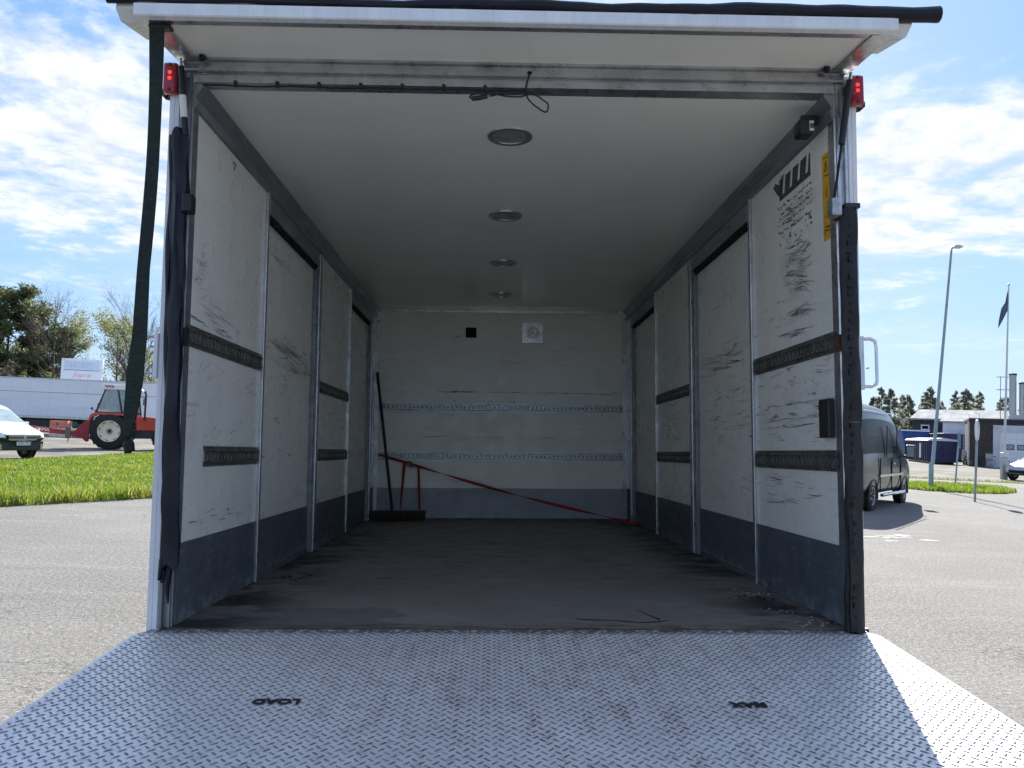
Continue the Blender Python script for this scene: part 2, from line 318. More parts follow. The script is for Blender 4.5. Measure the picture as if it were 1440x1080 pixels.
sign_b = mat('sign_panel_faded_blue', (.50, .60, .76), .5, 0, .05, 1)
pale_b = mat('pale_blue_letters', (.38, .48, .66), .5, 0, .05)
pink_m = mat('faded_red_letters', (.55, .25, .34), .5, 0, .1)
plum_m = mat('dark_red_letters', (.30, .05, .07), .5, 0, .1)
ply_m = mat('weathered_blue_board', (.50, .62, .68), .7, 0, .15, 3, grime=.2, gcol=(.3, .38, .45))
orange_m = mat('salmon_panel', (.62, .20, .15), .6, 0, .25, 6)
cream_m = mat('cream_panel', (.62, .60, .48), .6, 0, .12, 6)
green_m = mat('green_tank_paint', (.02, .09, .06), .35, 0, .2, 6)
white_m = mat('white_paint', (.75, .75, .75), .45, 0, .05)
worn_paint = mat('worn_road_paint', (.62, .61, .58), .8, 0, .1, 20, grime=.5, gcol=(.3, .28, .26))

# ------------------------------------------------------------------ mesh helpers
class MB:
    def __init__(s): s.v = []; s.f = []
    def add(s, vs, fs):
        o = len(s.v); s.v += [tuple(p) for p in vs]; s.f += [tuple(i + o for i in f) for f in fs]; return s
    def box(s, x0, x1, y0, y1, z0, z1, M=None):
        vs = [(x, y, z) for z in (z0, z1) for y in (y0, y1) for x in (x0, x1)]
        if M is not None: vs = [tuple(M @ Vector(p)) for p in vs]
        return s.add(vs, [(0, 2, 3, 1), (4, 5, 7, 6), (0, 1, 5, 4), (2, 6, 7, 3), (0, 4, 6, 2), (1, 3, 7, 5)])
    def tube(s, pts, r, n=8, cap=True, flat=1.0, up=None):
        pts = [Vector(p) for p in pts]; rs = r if isinstance(r, (list, tuple)) else [r] * len(pts)
        vs = []; N = None
        for i, p in enumerate(pts):
            t = (pts[min(i + 1, len(pts) - 1)] - pts[max(i - 1, 0)])
            if t.length < 1e-9: t = Vector((0, 0, 1))
            t.normalize()
            if N is None:
                a = Vector(up) if up else (Vector((0, 0, 1)) if abs(t.z) < .9 else Vector((1, 0, 0)))
                N = (a - t * a.dot(t)).normalized()
            else: N = (N - t * N.dot(t)).normalized()
            Bn = t.cross(N)
            for k in range(n):
                an = 2 * math.pi * k / n
                vs.append(p + (N * math.cos(an) * flat + Bn * math.sin(an)) * rs[i])
        fs = [(i * n + k, i * n + (k + 1) % n, (i + 1) * n + (k + 1) % n, (i + 1) * n + k) for i in range(len(pts) - 1) for k in range(n)]
        if cap: fs += [tuple(range(n - 1, -1, -1)), tuple((len(pts) - 1) * n + k for k in range(n))]
        return s.add(vs, fs)
    def lathe(s, prof, n=24, M=None, axis='y', cap=True, loop=False):
        """prof: (radius, height) pairs about the axis"""
        vs = []
        for (r, h) in prof:
            for k in range(n):
                a = 2 * math.pi * k / n; p = (r * math.cos(a), h, r * math.sin(a)) if axis == 'y' else (r * math.cos(a), r * math.sin(a), h)
                vs.append(tuple(M @ Vector(p)) if M is not None else p)
        m_ = len(prof)
        fs = [(i * n + k, i * n + (k + 1) % n, (i + 1) * n + (k + 1) % n, (i + 1) * n + k) for i in range(m_ - 1) for k in range(n)]
        if loop: fs += [((m_ - 1) * n + k, (m_ - 1) * n + (k + 1) % n, (k + 1) % n, k) for k in range(n)]; cap = False
        if cap and prof[0][0] > 1e-6: fs.append(tuple(range(n - 1, -1, -1)))
        if cap and prof[-1][0] > 1e-6: fs.append(tuple((m_ - 1) * n + k for k in range(n)))
        return s.add(vs, fs)
    def prism(s, poly, a0, a1, f):
        """poly: 2D outline, f(u, v, t) -> 3D"""
        n = len(poly); vs = [f(u, v, a0) for u, v in poly] + [f(u, v, a1) for u, v in poly]
        return s.add(vs, [tuple(range(n)), tuple(range(2 * n - 1, n - 1, -1))] + [(i, i + n, (i + 1) % n + n, (i + 1) % n) for i in range(n)])
    def mesh(s, name, m_=None, smooth=False, origin=(0, 0, 0)):
        me = bpy.data.meshes.new(name)
        o = origin; me.from_pydata([(p[0] - o[0], p[1] - o[1], p[2] - o[2]) for p in s.v], [], s.f); me.update()
        bm = bmesh.new(); bm.from_mesh(me); bmesh.ops.recalc_face_normals(bm, faces=bm.faces); bm.to_mesh(me); bm.free()
        if m_: me.materials.append(m_)
        if smooth:
            me.polygons.foreach_set('use_smooth', [True] * len(me.polygons))
            try: me.set_sharp_from_angle(angle=R(40))
            except Exception: pass
        return me
    def build(s, name, m_, parent=None, smooth=False, bevel=0.0, origin=(0, 0, 0)):
        o = bpy.data.objects.new(name, s.mesh(name, m_, smooth, origin)); col.objects.link(o)
        o.location = origin
        if parent is not None: o.parent = parent
        if bevel:
            bv = o.modifiers.new('bevel', 'BEVEL'); bv.width = bevel; bv.segments = 2; bv.limit_method = 'ANGLE'
        return o
def tag(o, label=None, cat=None, group=None, kind=None):
    if label: o['label'] = label
    if cat: o['category'] = cat
    if group: o['group'] = group
    if kind: o['kind'] = kind
    return o
def empty(name, label, cat, loc=(0, 0, 0), rz=0.0, group=None, M=None):
    o = bpy.data.objects.new(name, None); col.objects.link(o); o.empty_display_size = .2
    if M is not None: o.matrix_world = M
    else: o.location = loc; o.rotation_euler = (0, 0, rz)
    return tag(o, label, cat, group)
def box(name, m_, parent, x0, x1, y0, y1, z0, z1, bevel=0.0): return MB().box(x0, x1, y0, y1, z0, z1).build(name, m_, parent, bevel=bevel)
def copy_tree(o, parent=None):
    c = o.copy(); col.objects.link(c); c.parent = parent
    for ch in list(o.children): copy_tree(ch, c)
    return c
def text(name, s, size, m_, parent, M, ext=.001, sx=1.0, shear=0.0, font_space=1.0, bold=0.0):
    cu = bpy.data.curves.new(name, 'FONT'); cu.body = s; cu.size = size; cu.align_x = 'CENTER'; cu.align_y = 'CENTER'; cu.extrude = ext; cu.shear = shear; cu.space_character = font_space; cu.resolution_u = 3; cu.offset = bold
    tmp = bpy.data.objects.new('tmp', cu); col.objects.link(tmp)
    me = bpy.data.meshes.new_from_object(tmp.evaluated_get(bpy.context.evaluated_depsgraph_get())); me.name = name
    bpy.data.objects.remove(tmp); bpy.data.curves.remove(cu)
    me.materials.clear(); me.materials.append(m_)
    me.transform(M @ Matrix.Diagonal((sx, 1, 1, 1)))
    o = bpy.data.objects.new(name, me); col.objects.link(o); o.parent = parent
    return o
def axes(o, x, y):
    """matrix whose local x / y point along the given directions"""
    X = Vector(x).normalized(); Y = Vector(y).normalized(); Z = X.cross(Y)
    return Matrix.Translation(o) @ Matrix((X, Y, Z)).transposed().to_4x4()

# ------------------------------------------------------------------ ground
def sheet(name, m_, pts, z, label=None, cat=None, kind='structure', sub=0):
    mb = MB(); mb.add([(x, y, z) for x, y in pts], [tuple(range(len(pts)))])
    return tag(mb.build(name, m_), label, cat, None, kind)
sheet('ground', soil, [(-900, -300), (900, -300), (900, 1500), (-900, 1500)], -.02)
sheet('gravel_yard', gravel, [(-15.9, 5), (-15.2, 22.1), (-14.2, 30.7), (-12, 42), (0, 56), (0, 66), (-70, 58), (-90, 30), (-60, -6), (-18, -8)], -.008)
sheet('asphalt_lot', asph, [(-45, -45), (60, -45), (62, 30), (31, 31.5), (21.5, 34.2), (13, 40.2), (0, 46), (-10, 30), (-6.66, 12.94), (-8.21, 10.68), (-12.9, 3.8), (-19, -4), (-45, -20)], 0.0)
sheet('yard', yard, [(0, 46.5), (13, 41), (21.5, 35.2), (31, 32.6), (62, 31.2), (150, 40), (150, 140), (40, 140), (0, 90)], -.004)
def ragged(pts, amp, step=.25, seed=2):
    rg = np.random.default_rng(seed); out_ = []
    for (a, b_) in zip(pts[:-1], pts[1:]):
        k_ = max(1, int(math.hypot(b_[0] - a[0], b_[1] - a[1]) / step)); d = Vector((b_[0] - a[0], b_[1] - a[1])).normalized()
        for i in range(k_):
            t = i / k_; o_ = rg.normal(0, amp) + amp * 1.5 * math.sin(i * .21 * seed); out_.append((a[0] + (b_[0] - a[0]) * t - d.y * o_, a[1] + (b_[1] - a[1]) * t + d.x * o_))
    return out_ + [pts[-1]]
sheet('verge_dirt', soil, ragged([(-12.9, 3.8), (-8.15, 10.60), (-6.55, 12.9), (-3.1, 18)], .05, .2, 3) + [(-4, 19), (-7.6, 13.3), (-13.9, 4.6)], .002)
sheet('grass_verge', grass_base, ragged([(-12.9, 3.8), (-8.21, 10.68), (-6.66, 12.94), (-3.2, 18)], .05) + [ (-8, 40), (-12.4, 40.2), (-14.2, 30.7), (-15.2, 22.1), (-16.3, 10), (-19, -4)], .004)

def blades(name, n, inside, h0, h1, label, wid=.012, edge=None):
    pts = inside(n); n = len(pts)
    h = rng.uniform(h0, h1, n) * (1 if edge is None else edge(pts)); a = rng.uniform(0, 6.283, n); lean = rng.normal(0, .35, (n, 2)) * h[:, None]
    wv = np.stack([np.cos(a), np.sin(a)], 1) * (wid * (.6 + rng.random(n)))[:, None]
    z0 = np.full(n, .003)
    base1 = np.column_stack([pts - wv, z0]); base2 = np.column_stack([pts + wv, z0])
    mid1 = np.column_stack([pts - wv * .7 + lean * .35, h * .55]); mid2 = np.column_stack([pts + wv * .7 + lean * .35, h * .55])
    tip = np.column_stack([pts + lean, h])
    V = np.stack([base1, base2, mid2, mid1, tip], 1).reshape(-1, 3)
    i = np.arange(n)[:, None] * 5
    F = np.concatenate([i + np.array([[0, 1, 2]]), i + np.array([[0, 2, 3]]), i + np.array([[3, 2, 4]])], 0)
    me = bpy.data.meshes.new(name); me.from_pydata(V.tolist(), [], F.tolist()); me.materials.append(blades_m)
    t = me.attributes.new('tint', 'FLOAT', 'POINT'); t.data.foreach_set('value', np.repeat(rng.random(n), 5).astype(np.float32))
    o = bpy.data.objects.new(name, me); col.objects.link(o); return tag(o, label, 'grass', None, 'stuff')
def poly_pts(poly):
    P = np.array(poly); lo, hi = P.min(0), P.max(0)
    def f(n):
        q = rng.uniform(lo, hi, (n, 2)); ins = np.zeros(n, bool); j = len(P) - 1
        for i in range(len(P)):
            c = ((P[i, 1] > q[:, 1]) != (P[j, 1] > q[:, 1])) & (q[:, 0] < (P[j, 0] - P[i, 0]) * (q[:, 1] - P[i, 1]) / (P[j, 1] - P[i, 1] + 1e-12) + P[i, 0]); ins ^= c; j = i
        return q[ins]
    return f
verge = [(-11.2, 6.3), (-8.12, 10.62), (-6.57, 12.88), (-3.7, 17), (-8, 36), (-13, 37), (-14.2, 30.7), (-15.2, 22.1), (-15.6, 15), (-16, 8)]
def tall_edge(p):
    # distance to the asphalt edge line: the strip beside it is left uncut
    d = ((p[:, 0] + 8.21) * -.826 + (p[:, 1] - 10.68) * .563)
    cl = .5 + .5 * np.sin(p[:, 0] * 2.1 + 1.3 * np.sin(p[:, 1] * 1.7)) * np.sin(p[:, 1] * 1.9 + np.sin(p[:, 0] * 2.3))
    return .7 + .6 * cl + (1.1 + 1.6 * cl) * np.exp(-(d / .9) ** 2)
blades('lawn_grass', 210000, poly_pts(verge), .035, .10, 'bright green grass verge between the asphalt and the gravel yard', .011, tall_edge)
isl = [(15.2, 27.3), (15.4, 25.2), (16.6, 24.6), (18.2, 25.0), (19.6, 26.4), (20.3, 28.4), (19.6, 29.6), (17.8, 29.8), (16.2, 29.0)]
sheet('grass_island', grass_base, isl, .006)
blades('island_grass', 14000, poly_pts(isl), .08, .2, 'small tufted grass island at the foot of the lamp post', .016)
blades('kerb_grass', 9000, poly_pts([(20, 35.6), (27, 33.8), (40, 32.9), (60, 32.4), (60, 33.0), (40, 33.6), (27, 34.6), (20, 36.4)]), .04, .12, 'thin strip of grass along the far edge of the asphalt', .02)
# worn paint flecks on the asphalt
mb = MB()
for k in range(11):
    cx, cy = 6.5 + rng.random() * 1.2, 10.45 + rng.random() * .9; L_ = .04 + rng.random() * .16; W_ = .02 + rng.random() * .04
    pl = [(cx + L_ * math.cos(t) * (.7 + .5 * rng.random()), cy + W_ * math.sin(t) * (.6 + .6 * rng.random()) + .25 * (cx - 6) * 0) for t in np.linspace(0, 5.7, 9)]
    mb.add([(a_, b_, .004) for a_, b_ in pl], [tuple(range(9))])
tag(mb.build('road_paint', worn_paint), 'worn white paint flecks on the asphalt beside the camper van shadow', 'road marking', None, 'stuff')

# ------------------------------------------------------------------ the box truck (local frame: x right, y into the box, z up, origin centre of the threshold)
TM = Matrix(((0.99947412, 0.0028454, -0.03230164), (-0.00182209, 0.99949687, 0.03166521), (0.03237549, -0.0315897, 0.99897644)))
TRUCK = Matrix.Translation((0.02834, -0.02135, 0.9382)) @ TM.to_4x4()
truck = empty('box_truck', 'white box truck seen from behind with its load box open and tail lift lowered', 'truck', M=TRUCK)
W, L, H, OW = 1.21, 4.713, 1.995, 1.28
T = truck
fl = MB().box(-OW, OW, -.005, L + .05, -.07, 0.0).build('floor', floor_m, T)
cl = MB().box(-OW, OW, 0.001, L + .05, H, H + .07).build('ceiling', ceil_m, T)
bk = MB().box(-W, W, L, L + .05, .001, H - .001).build('front_bulkhead', wall_b, T)
tag(bk, 'far end wall of the load box, white laminate with two lashing rails')
box('kick_panel', kick_b, bk, -W + .04, W - .01, L - .006, L, .002, .283)
box('corner_trim', alu, bk, -W + .001, -W + .045, L - .012, L - .0005, .285, H - .03); box('corner_trim', alu, bk, W - .045, W - .001, L - .012, L - .0005, .285, H - .03)
box('top_trim', alu, bk, -W + .001, W - .001, L - .014, L - .0005, H - .028, H - .002)
mb = MB()
for k in range(24): mb.lathe([(.004, 0), (.003, -.003)], 6, Matrix.Translation((-1.15 + k * .1, L - .014, H - .014)))
for s_ in (-1, 1):
    for k in range(14): mb.lathe([(.004, 0), (.003, -.003)], 6, Matrix.Translation((s_ * (W - .02), L - .012, .1 + k * .135)))
tag(mb.build('rivets', alu_dk, bk), kind='stuff')

def rail(name, m_, parent, f, a0, a1, z0, z1, pitch, rx, rz, n_=.015):
    """pressed lashing rail with real holes; f(a, z, n) maps along, height, distance from wall"""
    mb = MB(); zc = (z0 + z1) / 2; k = max(1, round((a1 - a0) / pitch)); p = (a1 - a0) / k; zb, zt = z0 + .020, z1 - .020
    S = 12
    for i in range(k):
        x0 = a0 + i * p; x1 = x0 + p; cx = (x0 + x1) / 2
        vs = []; fs = []
        for j in range(S):
            t = 2 * math.pi * j / S; c_, s_ = math.cos(t), math.sin(t); q = max(abs(c_) / (p / 2), abs(s_) / ((zt - zb) / 2))
            vs.append(f(cx + c_ / q, zc + s_ / q, n_)); vs.append(f(cx + rx * c_, zc + rz * s_, n_)); vs.append(f(cx + rx * .9 * c_, zc + rz * .9 * s_, n_ - min(.007, n_ * .6)))
        for j in range(S):
            a = j * 3; b_ = ((j + 1) % S) * 3; fs += [(a, b_, b_ + 1, a + 1), (a + 1, b_ + 1, b_ + 2, a + 2)]
        vs += [f(x0, z, n_) for z in (zb, zt)] + [f(x1, z, n_) for z in (zb, zt)]
        mb.add(vs, fs)
    # corners of the cells and the folded flanges
    prof = [(z0, .001), (z0, .004), (z0 + .011, .004), (z0 + .016, n_ + .003), (zb + .0005, n_ + .003), (zb + .0005, n_ - .001)]
    for sgn in (1, -1):
        pr = [(z if sgn > 0 else 2 * zc - z, d) for z, d in prof]
        vs = [f(a, z, d) for a in (a0, a1) for z, d in pr]; n6 = len(pr)
        mb.add(vs, [(i, i + 1, i + 1 + n6, i + n6) for i in range(n6 - 1)] + [tuple(range(n6)), tuple(range(n6, 2 * n6))])
    # rivets in the flanges
    for i in range(0, k + 1, 3):
        for zz in (z0 + .0055, z1 - .0055):
            a = min(max(a0 + i * p, a0 + .008), a1 - .008)
            mb.add([f(a - .004, zz - .004, .004), f(a + .004, zz - .004, .004), f(a + .004, zz + .004, .004), f(a - .004, zz + .004, .004), f(a, zz, .0075)], [(0, 1, 4), (1, 2, 4), (2, 3, 4), (3, 0, 4)])
    o = mb.build(name, m_, parent); nd = (Vector(f(0, 0, 1)) - Vector(f(0, 0, 0))); me = o.data
    for p in me.polygons:
        if p.normal.dot(nd) < -1e-4: p.flip()
    me.update(); return o
fb = lambda a, z, n_: (a, L - n_, z)
rail('lashing_rail', galv, bk, fb, -1.175, 1.172, 1.008, 1.084, .0403, .0125, .0135)
rail('lashing_rail', galv, bk, fb, -1.175, 1.172, .548, .620, .0403, .0125, .0135)
for z0_ in (1.030, .568): box('rail_backing', alu_dk, bk, -1.174, 1.171, L - .004, L - .0005, z0_, z0_ + .034)
# vent plate and square opening
vp = MB().box(.195, .403, L - .008, L, 1.672, 1.880).build('vent_plate', alu, bk, bevel=.004)
mb = MB()
for ring, (rr, cnt, hr) in enumerate(((.024, 8, .0055), (.042, 16, .0062), (.058, 16, .0066))):
    for k in range(cnt):
        a = 2 * math.pi * (k + (.5 if ring == 2 else 0)) / cnt
        mb.lathe([(0.0001, -.0092), (hr, -.0092), (hr, -.004)], 10, Matrix.Translation((.299 + rr * math.cos(a), L, 1.776 + rr * math.sin(a))))
mb.lathe([(.0001, -.0095), (.010, -.0095), (.012, -.004)], 16, Matrix.Translation((.299, L, 1.776)))
tag(mb.build('vent_holes', black_gap, bk), kind='stuff')
MB().box(-.347, -.243, L - .012, L, 1.722, 1.822).build('socket_opening', black_gap, bk, bevel=.015)

for sg, nm, wm in ((-1, 'left', wall_l), (1, 'right', wall_r)):
    OW = 1.28 if sg < 0 else 1.264
    X = lambda a, b_: (min(sg * a, sg * b_), max(sg * a, sg * b_))
    def bx(mb, xa, xb, y0, y1, z0, z1): return mb.box(*X(xa, xb), y0, y1, z0, z1)
    mb = MB()
    bx(mb, W, OW, .012, .972, .001, H - .001); bx(mb, W, OW, 2.20, 3.30, .001, H - .001); bx(mb, W, OW, 4.44, L + .05, .001, H - .001)
    bx(mb, W + .004, OW, .972, 2.20, 1.93, H - .001); bx(mb, W + .004, OW, 3.30, 4.44, 1.93, H - .001)
    sw = mb.build('side_wall', wm, T); tag(sw, f'{nm} inner side wall of white laminate with scuff marks')
    for (y0, y1) in ((.03, .972), (2.215, 3.29), (4.47, L - .001)):
        mb = MB(); bx(mb, W - .005, W, y0, y1, .002, .288); mb.build('kick_panel', kick_s, sw)
    fw = lambda a, z, n_: (sg * (W - n_), a, z)
    rail('lashing_rail', galv_dk, sw, fw, .028, .968, 1.008, 1.088, .042, .0125, .0175, .010)
    lr = rail('lashing_rail', galv_dk, sw, fw, .245 if sg < 0 else .04, .985, .560, .640, .042, .0125, .0175, .010)
    if sg < 0: tag(lr, 'cut short lashing rail with a bent open end')
    rail('lashing_rail', galv_dk, sw, fw, 2.222, 3.288, 1.003, 1.080, .042, .0125, .017, .010)
    rail('lashing_rail', galv_dk, sw, fw, 2.222, 3.288, .560, .637, .042, .0125, .017, .010)
    # cant rail along the ceiling with rivets
    prof = [(W, H - .098), (W - .009, H - .094), (W - .013, H - .072), (W - .009, H - .052), (W - .018, H - .036), (W - .036, H - .010), (W - .038, H - .0005), (W, H - .0005)]
    cr = MB().prism(prof, .004, L - .001, lambda u, v, t: (sg * u, t, v)).build('cant_rail', alu_mid, T)
    mb = MB()
    for k in range(23): mb.lathe([(.0045, 0), (.0035, .004)], 6, Matrix.Translation((sg * (W - .026), .12 + k * .2, H - .024)) @ Matrix.Rotation(R(-45 * sg), 4, 'Y'), 'z')
    tag(mb.build('rivets', galv, cr), kind='stuff')
    # side doors
    for (ya, yb) in ((.972, 2.20), (3.30, 4.44)):
        mb = MB(); bx(mb, W + .014, W + .055, ya + .03, yb - .02, .001, 1.925)
        dr = mb.build('side_door', wm, T); tag(dr, f'{nm} side door panel, ' + ('nearest the opening' if ya < 2 else 'at the far end'))
        mb = MB(); bx(mb, W + .008, W + .014, ya + .035, yb - .11, .03, .285); mb.build('kick_panel', kick_s, dr)
        mb = MB(); bx(mb, W + .055, OW, ya, yb, .001, 1.93); mb.build('outer_skin', frame_w, dr)
        # posts: two narrow aluminium profiles each side
        for k, (p0, p1) in enumerate(((ya - .006, ya + .022), (ya + .026, ya + .046), (yb - .118, yb - .070), (yb - .064, yb - .004))):
            mb = MB(); d = (.016, .004, .012, .022)[k]
            bx(mb, W - d, W + .0135, p0, p1, .001, 1.772 if k in (1, 2) else (1.90 if k == 0 else 1.88))
            mb.build('door_post', (alu, alu_dk, alu_dk, alu)[k], dr, bevel=.003)
        mb = MB(); bx(mb, W - .018, W + .0035, ya + .024, yb + .0, 1.795, 1.885); mb.build('header_plate', alu_mid, dr, bevel=.003)
        mb = MB(); bx(mb, W - .010, W + .013, ya + .048, yb - .12, 1.768, 1.792); mb.build('door_gap', black_gap, dr)
        mb = MB(); bx(mb, W + .002, W + .0135, ya + .048, yb - .12, .002, .026); mb.build('sill_trim', alu_dk, dr)
        mb = MB()
        for q in range(4): mb.lathe([(.006, 0), (.005, .005)], 8, Matrix.Translation((sg * (W - .018), ya + .12 + q * .33, 1.845)) @ Matrix.Rotation(R(-90 * sg), 4, 'Y'), 'z')
        tag(mb.build('bolts', galv, dr), kind='stuff')
    # small triangle stickers high on the walls
    for yy in ((.486, 2.72) if sg < 0 else (.546, 2.75)):
        mb = MB()
        for (r0, r1) in ((.026, .016),):
            o3 = [(yy + r0 * math.sin(t), 1.875 if yy > 1 else 1.868 + r0 * math.cos(t)) for t in (math.pi, math.pi / 3, -math.pi / 3)]
            o3 = [(yy + r0 * math.sin(t), 1.855 + r0 * math.cos(t)) for t in (math.pi, math.pi / 3, -math.pi / 3)]
            i3 = [(yy + r1 * math.sin(t), 1.855 + r1 * math.cos(t)) for t in (math.pi, math.pi / 3, -math.pi / 3)]
            mb.add([(sg * (W - .0012), a_, z_) for a_, z_ in o3 + i3], [(0, 1, 4, 3), (1, 2, 5, 4), (2, 0, 3, 5)])
        mb.build('triangle_mark', print_m, sw)

OW = 1.28
# peeled company sticker on the right wall: dark film with pale slivers
right_wall = [o for o in truck.children if o.name.startswith('side_wall')][1]
left_wall = [o for o in truck.children if o.name.startswith('side_wall')][0]
fr = lambda u, v, t: (W - t, u, v)
y0, y1, zl, zh = .235, .585, 1.762, 1.858
mb = MB(); npan = 4; wd = (y1 - y0) / npan
for k in range(npan):            # each unit: a V of dark film around a pale sliver
    a0 = y0 + k * wd
    mb.prism([(a0, zl), (a0 + wd, zl), (a0 + wd, zl + .022), (a0, zl + .022)], .0006, .0016, fr)
    mb.prism([(a0, zl + .022), (a0 + wd * .30, zl + .022), (a0 + wd * .12, zh), (a0, zh)], .0006, .0016, fr)
    mb.prism([(a0 + wd * .62, zl + .022), (a0 + wd, zl + .022), (a0 + wd, zh), (a0 + wd * .40, zh)], .0006, .0016, fr)
mb.prism([(y1, zl + .02), (y1 + .02, zl + .035), (y1 + .075, zh - .012), (y1 + .05, zh + .004), (y1, zl + .075)], .0006, .0016, fr)
tag(mb.build('peeled_sticker', faded_print, right_wall), 'remains of a dark grey sticker with pale slanted slivers')
# rows of residue ticks below the sticker
mb = MB()
for row in range(7):
    zz = 1.728 - row * .026 - .01 * (row > 3)
    for k in range(26):
        if rng.random() < (.75 if row < 5 else .4):
            yy = .24 + k * .0145 + rng.normal(0, .003); ln = .003 + rng.random() * .008; hz = .0012 + rng.random() * .0035; sk = rng.normal(.002, .003)
            z_ = zz + rng.normal(0, .003)
            mb.add([(W - .0012, yy - ln, z_ - hz), (W - .0012, yy + ln, z_ - hz + sk), (W - .0012, yy + ln * .8, z_ + hz + sk), (W - .0012, yy - ln * .9, z_ + hz)], [(0, 1, 2, 3)])
tag(mb.build('sticker_residue', faded_print, right_wall), 'rows of dark glue residue below the peeled sticker', kind='stuff')
scuff_d = mat('dark_scuff', (.15, .145, .135), .6, 0, .4, 60); scuff_l = mat('grey_scuff', (.42, .41, .385), .6, 0, .3, 60)
def scuffs(parent, f, specs, seed, label):
    """flat rubbed marks; specs: centre a, centre z, spread a, spread z, count, length, sag, tilt"""
    rg = np.random.default_rng(seed); mbs = (MB(), MB())
    for (ac, zc, ra, rz, cnt, ln, sag, tilt) in specs:
        for _ in range(cnt):
            a0, z0 = ac + rg.normal(0, ra * .5), zc + rg.normal(0, rz * .5); l_ = ln * (.35 + 1.0 * rg.random()); w_ = .0008 + .0022 * rg.random() ** 2; sg_ = sag * (rg.random() * 1.4 - .2); tl_ = tilt + rg.normal(0, .02); n_ = 9
            top, bot = [], []
            for i in range(n_ + 1):
                t = i / n_; u = 2 * t - 1; ww = w_ * (1 - abs(u) ** 2) * (.6 + .8 * rg.random()) + .0002; aa = a0 + u * l_ / 2; zz = z0 + tl_ * u * l_ + sg_ * (u * u - .5) * 1.0 + rg.normal(0, .0006)
                top.append(f(aa, zz + ww, .0009)); bot.append(f(aa, zz - ww, .0009))
            mbs[0 if rg.random() < .30 else 1].add(top + bot, [(i, i + 1, i + n_ + 2, i + n_ + 1) for i in range(n_)])
    for m_k, mm in zip(mbs, (scuff_d, scuff_l)): tag(m_k.build('scuff_marks', mm, parent), label, kind='stuff')
frw = lambda a, z, n_: (W - n_, a, z); flw = lambda a, z, n_: (-W + n_, a, z)
scuffs(right_wall, frw, [(.40, 1.47, .14, .06, 34, .09, -.012, .10), (.42, 1.40, .12, .06, 40, .08, -.010, .08), (.38, 1.33, .10, .03, 16, .16, -.012, .10), (.40, 1.22, .08, .02, 16, .17, -.02, .02), (.42, 1.145, .10, .015, 12, .2, -.02, .02), (.6, 1.25, .3, .08, 8, .1, -.01, 0),
    (.45, .925, .5, .02, 24, .025, 0, 0), (.5, .84, .55, .004, 7, .30, .004, .01), (.55, .775, .5, .006, 9, .26, -.008, 0), (.5, .742, .55, .004, 9, .20, -.008, 0), (.55, .69, .5, .015, 6, .12, -.01, 0), (.45, .51, .35, .03, 12, .2, .008, 0), (.5, .43, .4, .05, 10, .22, .008, 0),
    (2.75, .85, .5, .15, 12, .2, 0, 0), (2.7, 1.3, .5, .2, 10, .15, 0, 0)], 21, 'grey and black scuffs rubbed into the right wall')
scuffs(left_wall, flw, [(.16, 1.36, .05, .09, 26, .018, 0, 0), (.14, 1.27, .04, .03, 8, .03, 0, 0), (.4, 1.17, .3, .03, 12, .15, .004, -.05), (.3, 1.12, .3, .02, 12, .12, 0, 0), (.25, .93, .15, .05, 10, .04, 0, .4), (.55, .70, .4, .04, 10, .05, 0, .2), (.4, .36, .3, .03, 8, .1, -.01, 0), (.75, 1.3, .15, .2, 10, .03, 0, .5), (2.7, .85, .5, .2, 12, .15, 0, 0), (2.7, 1.35, .5, .2, 8, .15, 0, 0)], 22, 'small black scuffs and nicks on the left wall')
doors_ = [o for o in truck.children if o.name.startswith('side_door')]
fld = lambda a, z, n_: (-W - .014 + n_, a, z); frd = lambda a, z, n_: (W + .014 - n_, a, z)
scuffs(doors_[0], fld, [(1.55, 1.17, .5, .03, 26, .34, .004, -.03), (1.6, 1.09, .4, .03, 16, .3, .004, -.02), (1.5, 1.02, .3, .03, 8, .15, 0, 0), (1.5, 1.62, .4, .05, 8, .25, 0, -.05), (1.5, .60, .45, .02, 14, .05, 0, 0), (1.5, .8, .4, .1, 6, .1, 0, 0)], 23, 'long dark scuffs across the left door panel')
scuffs(doors_[2], frd, [(1.55, 1.16, .5, .03, 20, .34, -.004, .03), (1.6, 1.11, .4, .02, 14, .3, .0, .02), (1.6, .9, .4, .1, 8, .12, 0, 0), (1.5, .62, .4, .1, 8, .12, 0, 0), (1.5, 1.5, .4, .1, 6, .2, 0, 0)], 24, 'long faint scuffs across the right door panel')
scuffs(bk, fb, [(-.15, 1.195, 1.1, .004, 26, .14, 0, 0), (.7, 1.19, .5, .005, 16, .12, 0, 0), (-.35, 1.205, .15, .004, 6, .22, .006, .02), (-.9, 1.06, .3, .02, 14, .03, 0, 0), (.1, .765, .9, .004, 8, .3, 0, 0), (0, 1.10, 1.1, .03, 12, .06, 0, 0), (-.5, 1.72, .3, .02, 6, .12, 0, 0), (0, 1.4, 1.0, .2, 14, .05, 0, 0), (0, .86, 1.0, .1, 10, .05, 0, 0)], 25, 'dark scuff line and nicks across the far wall')
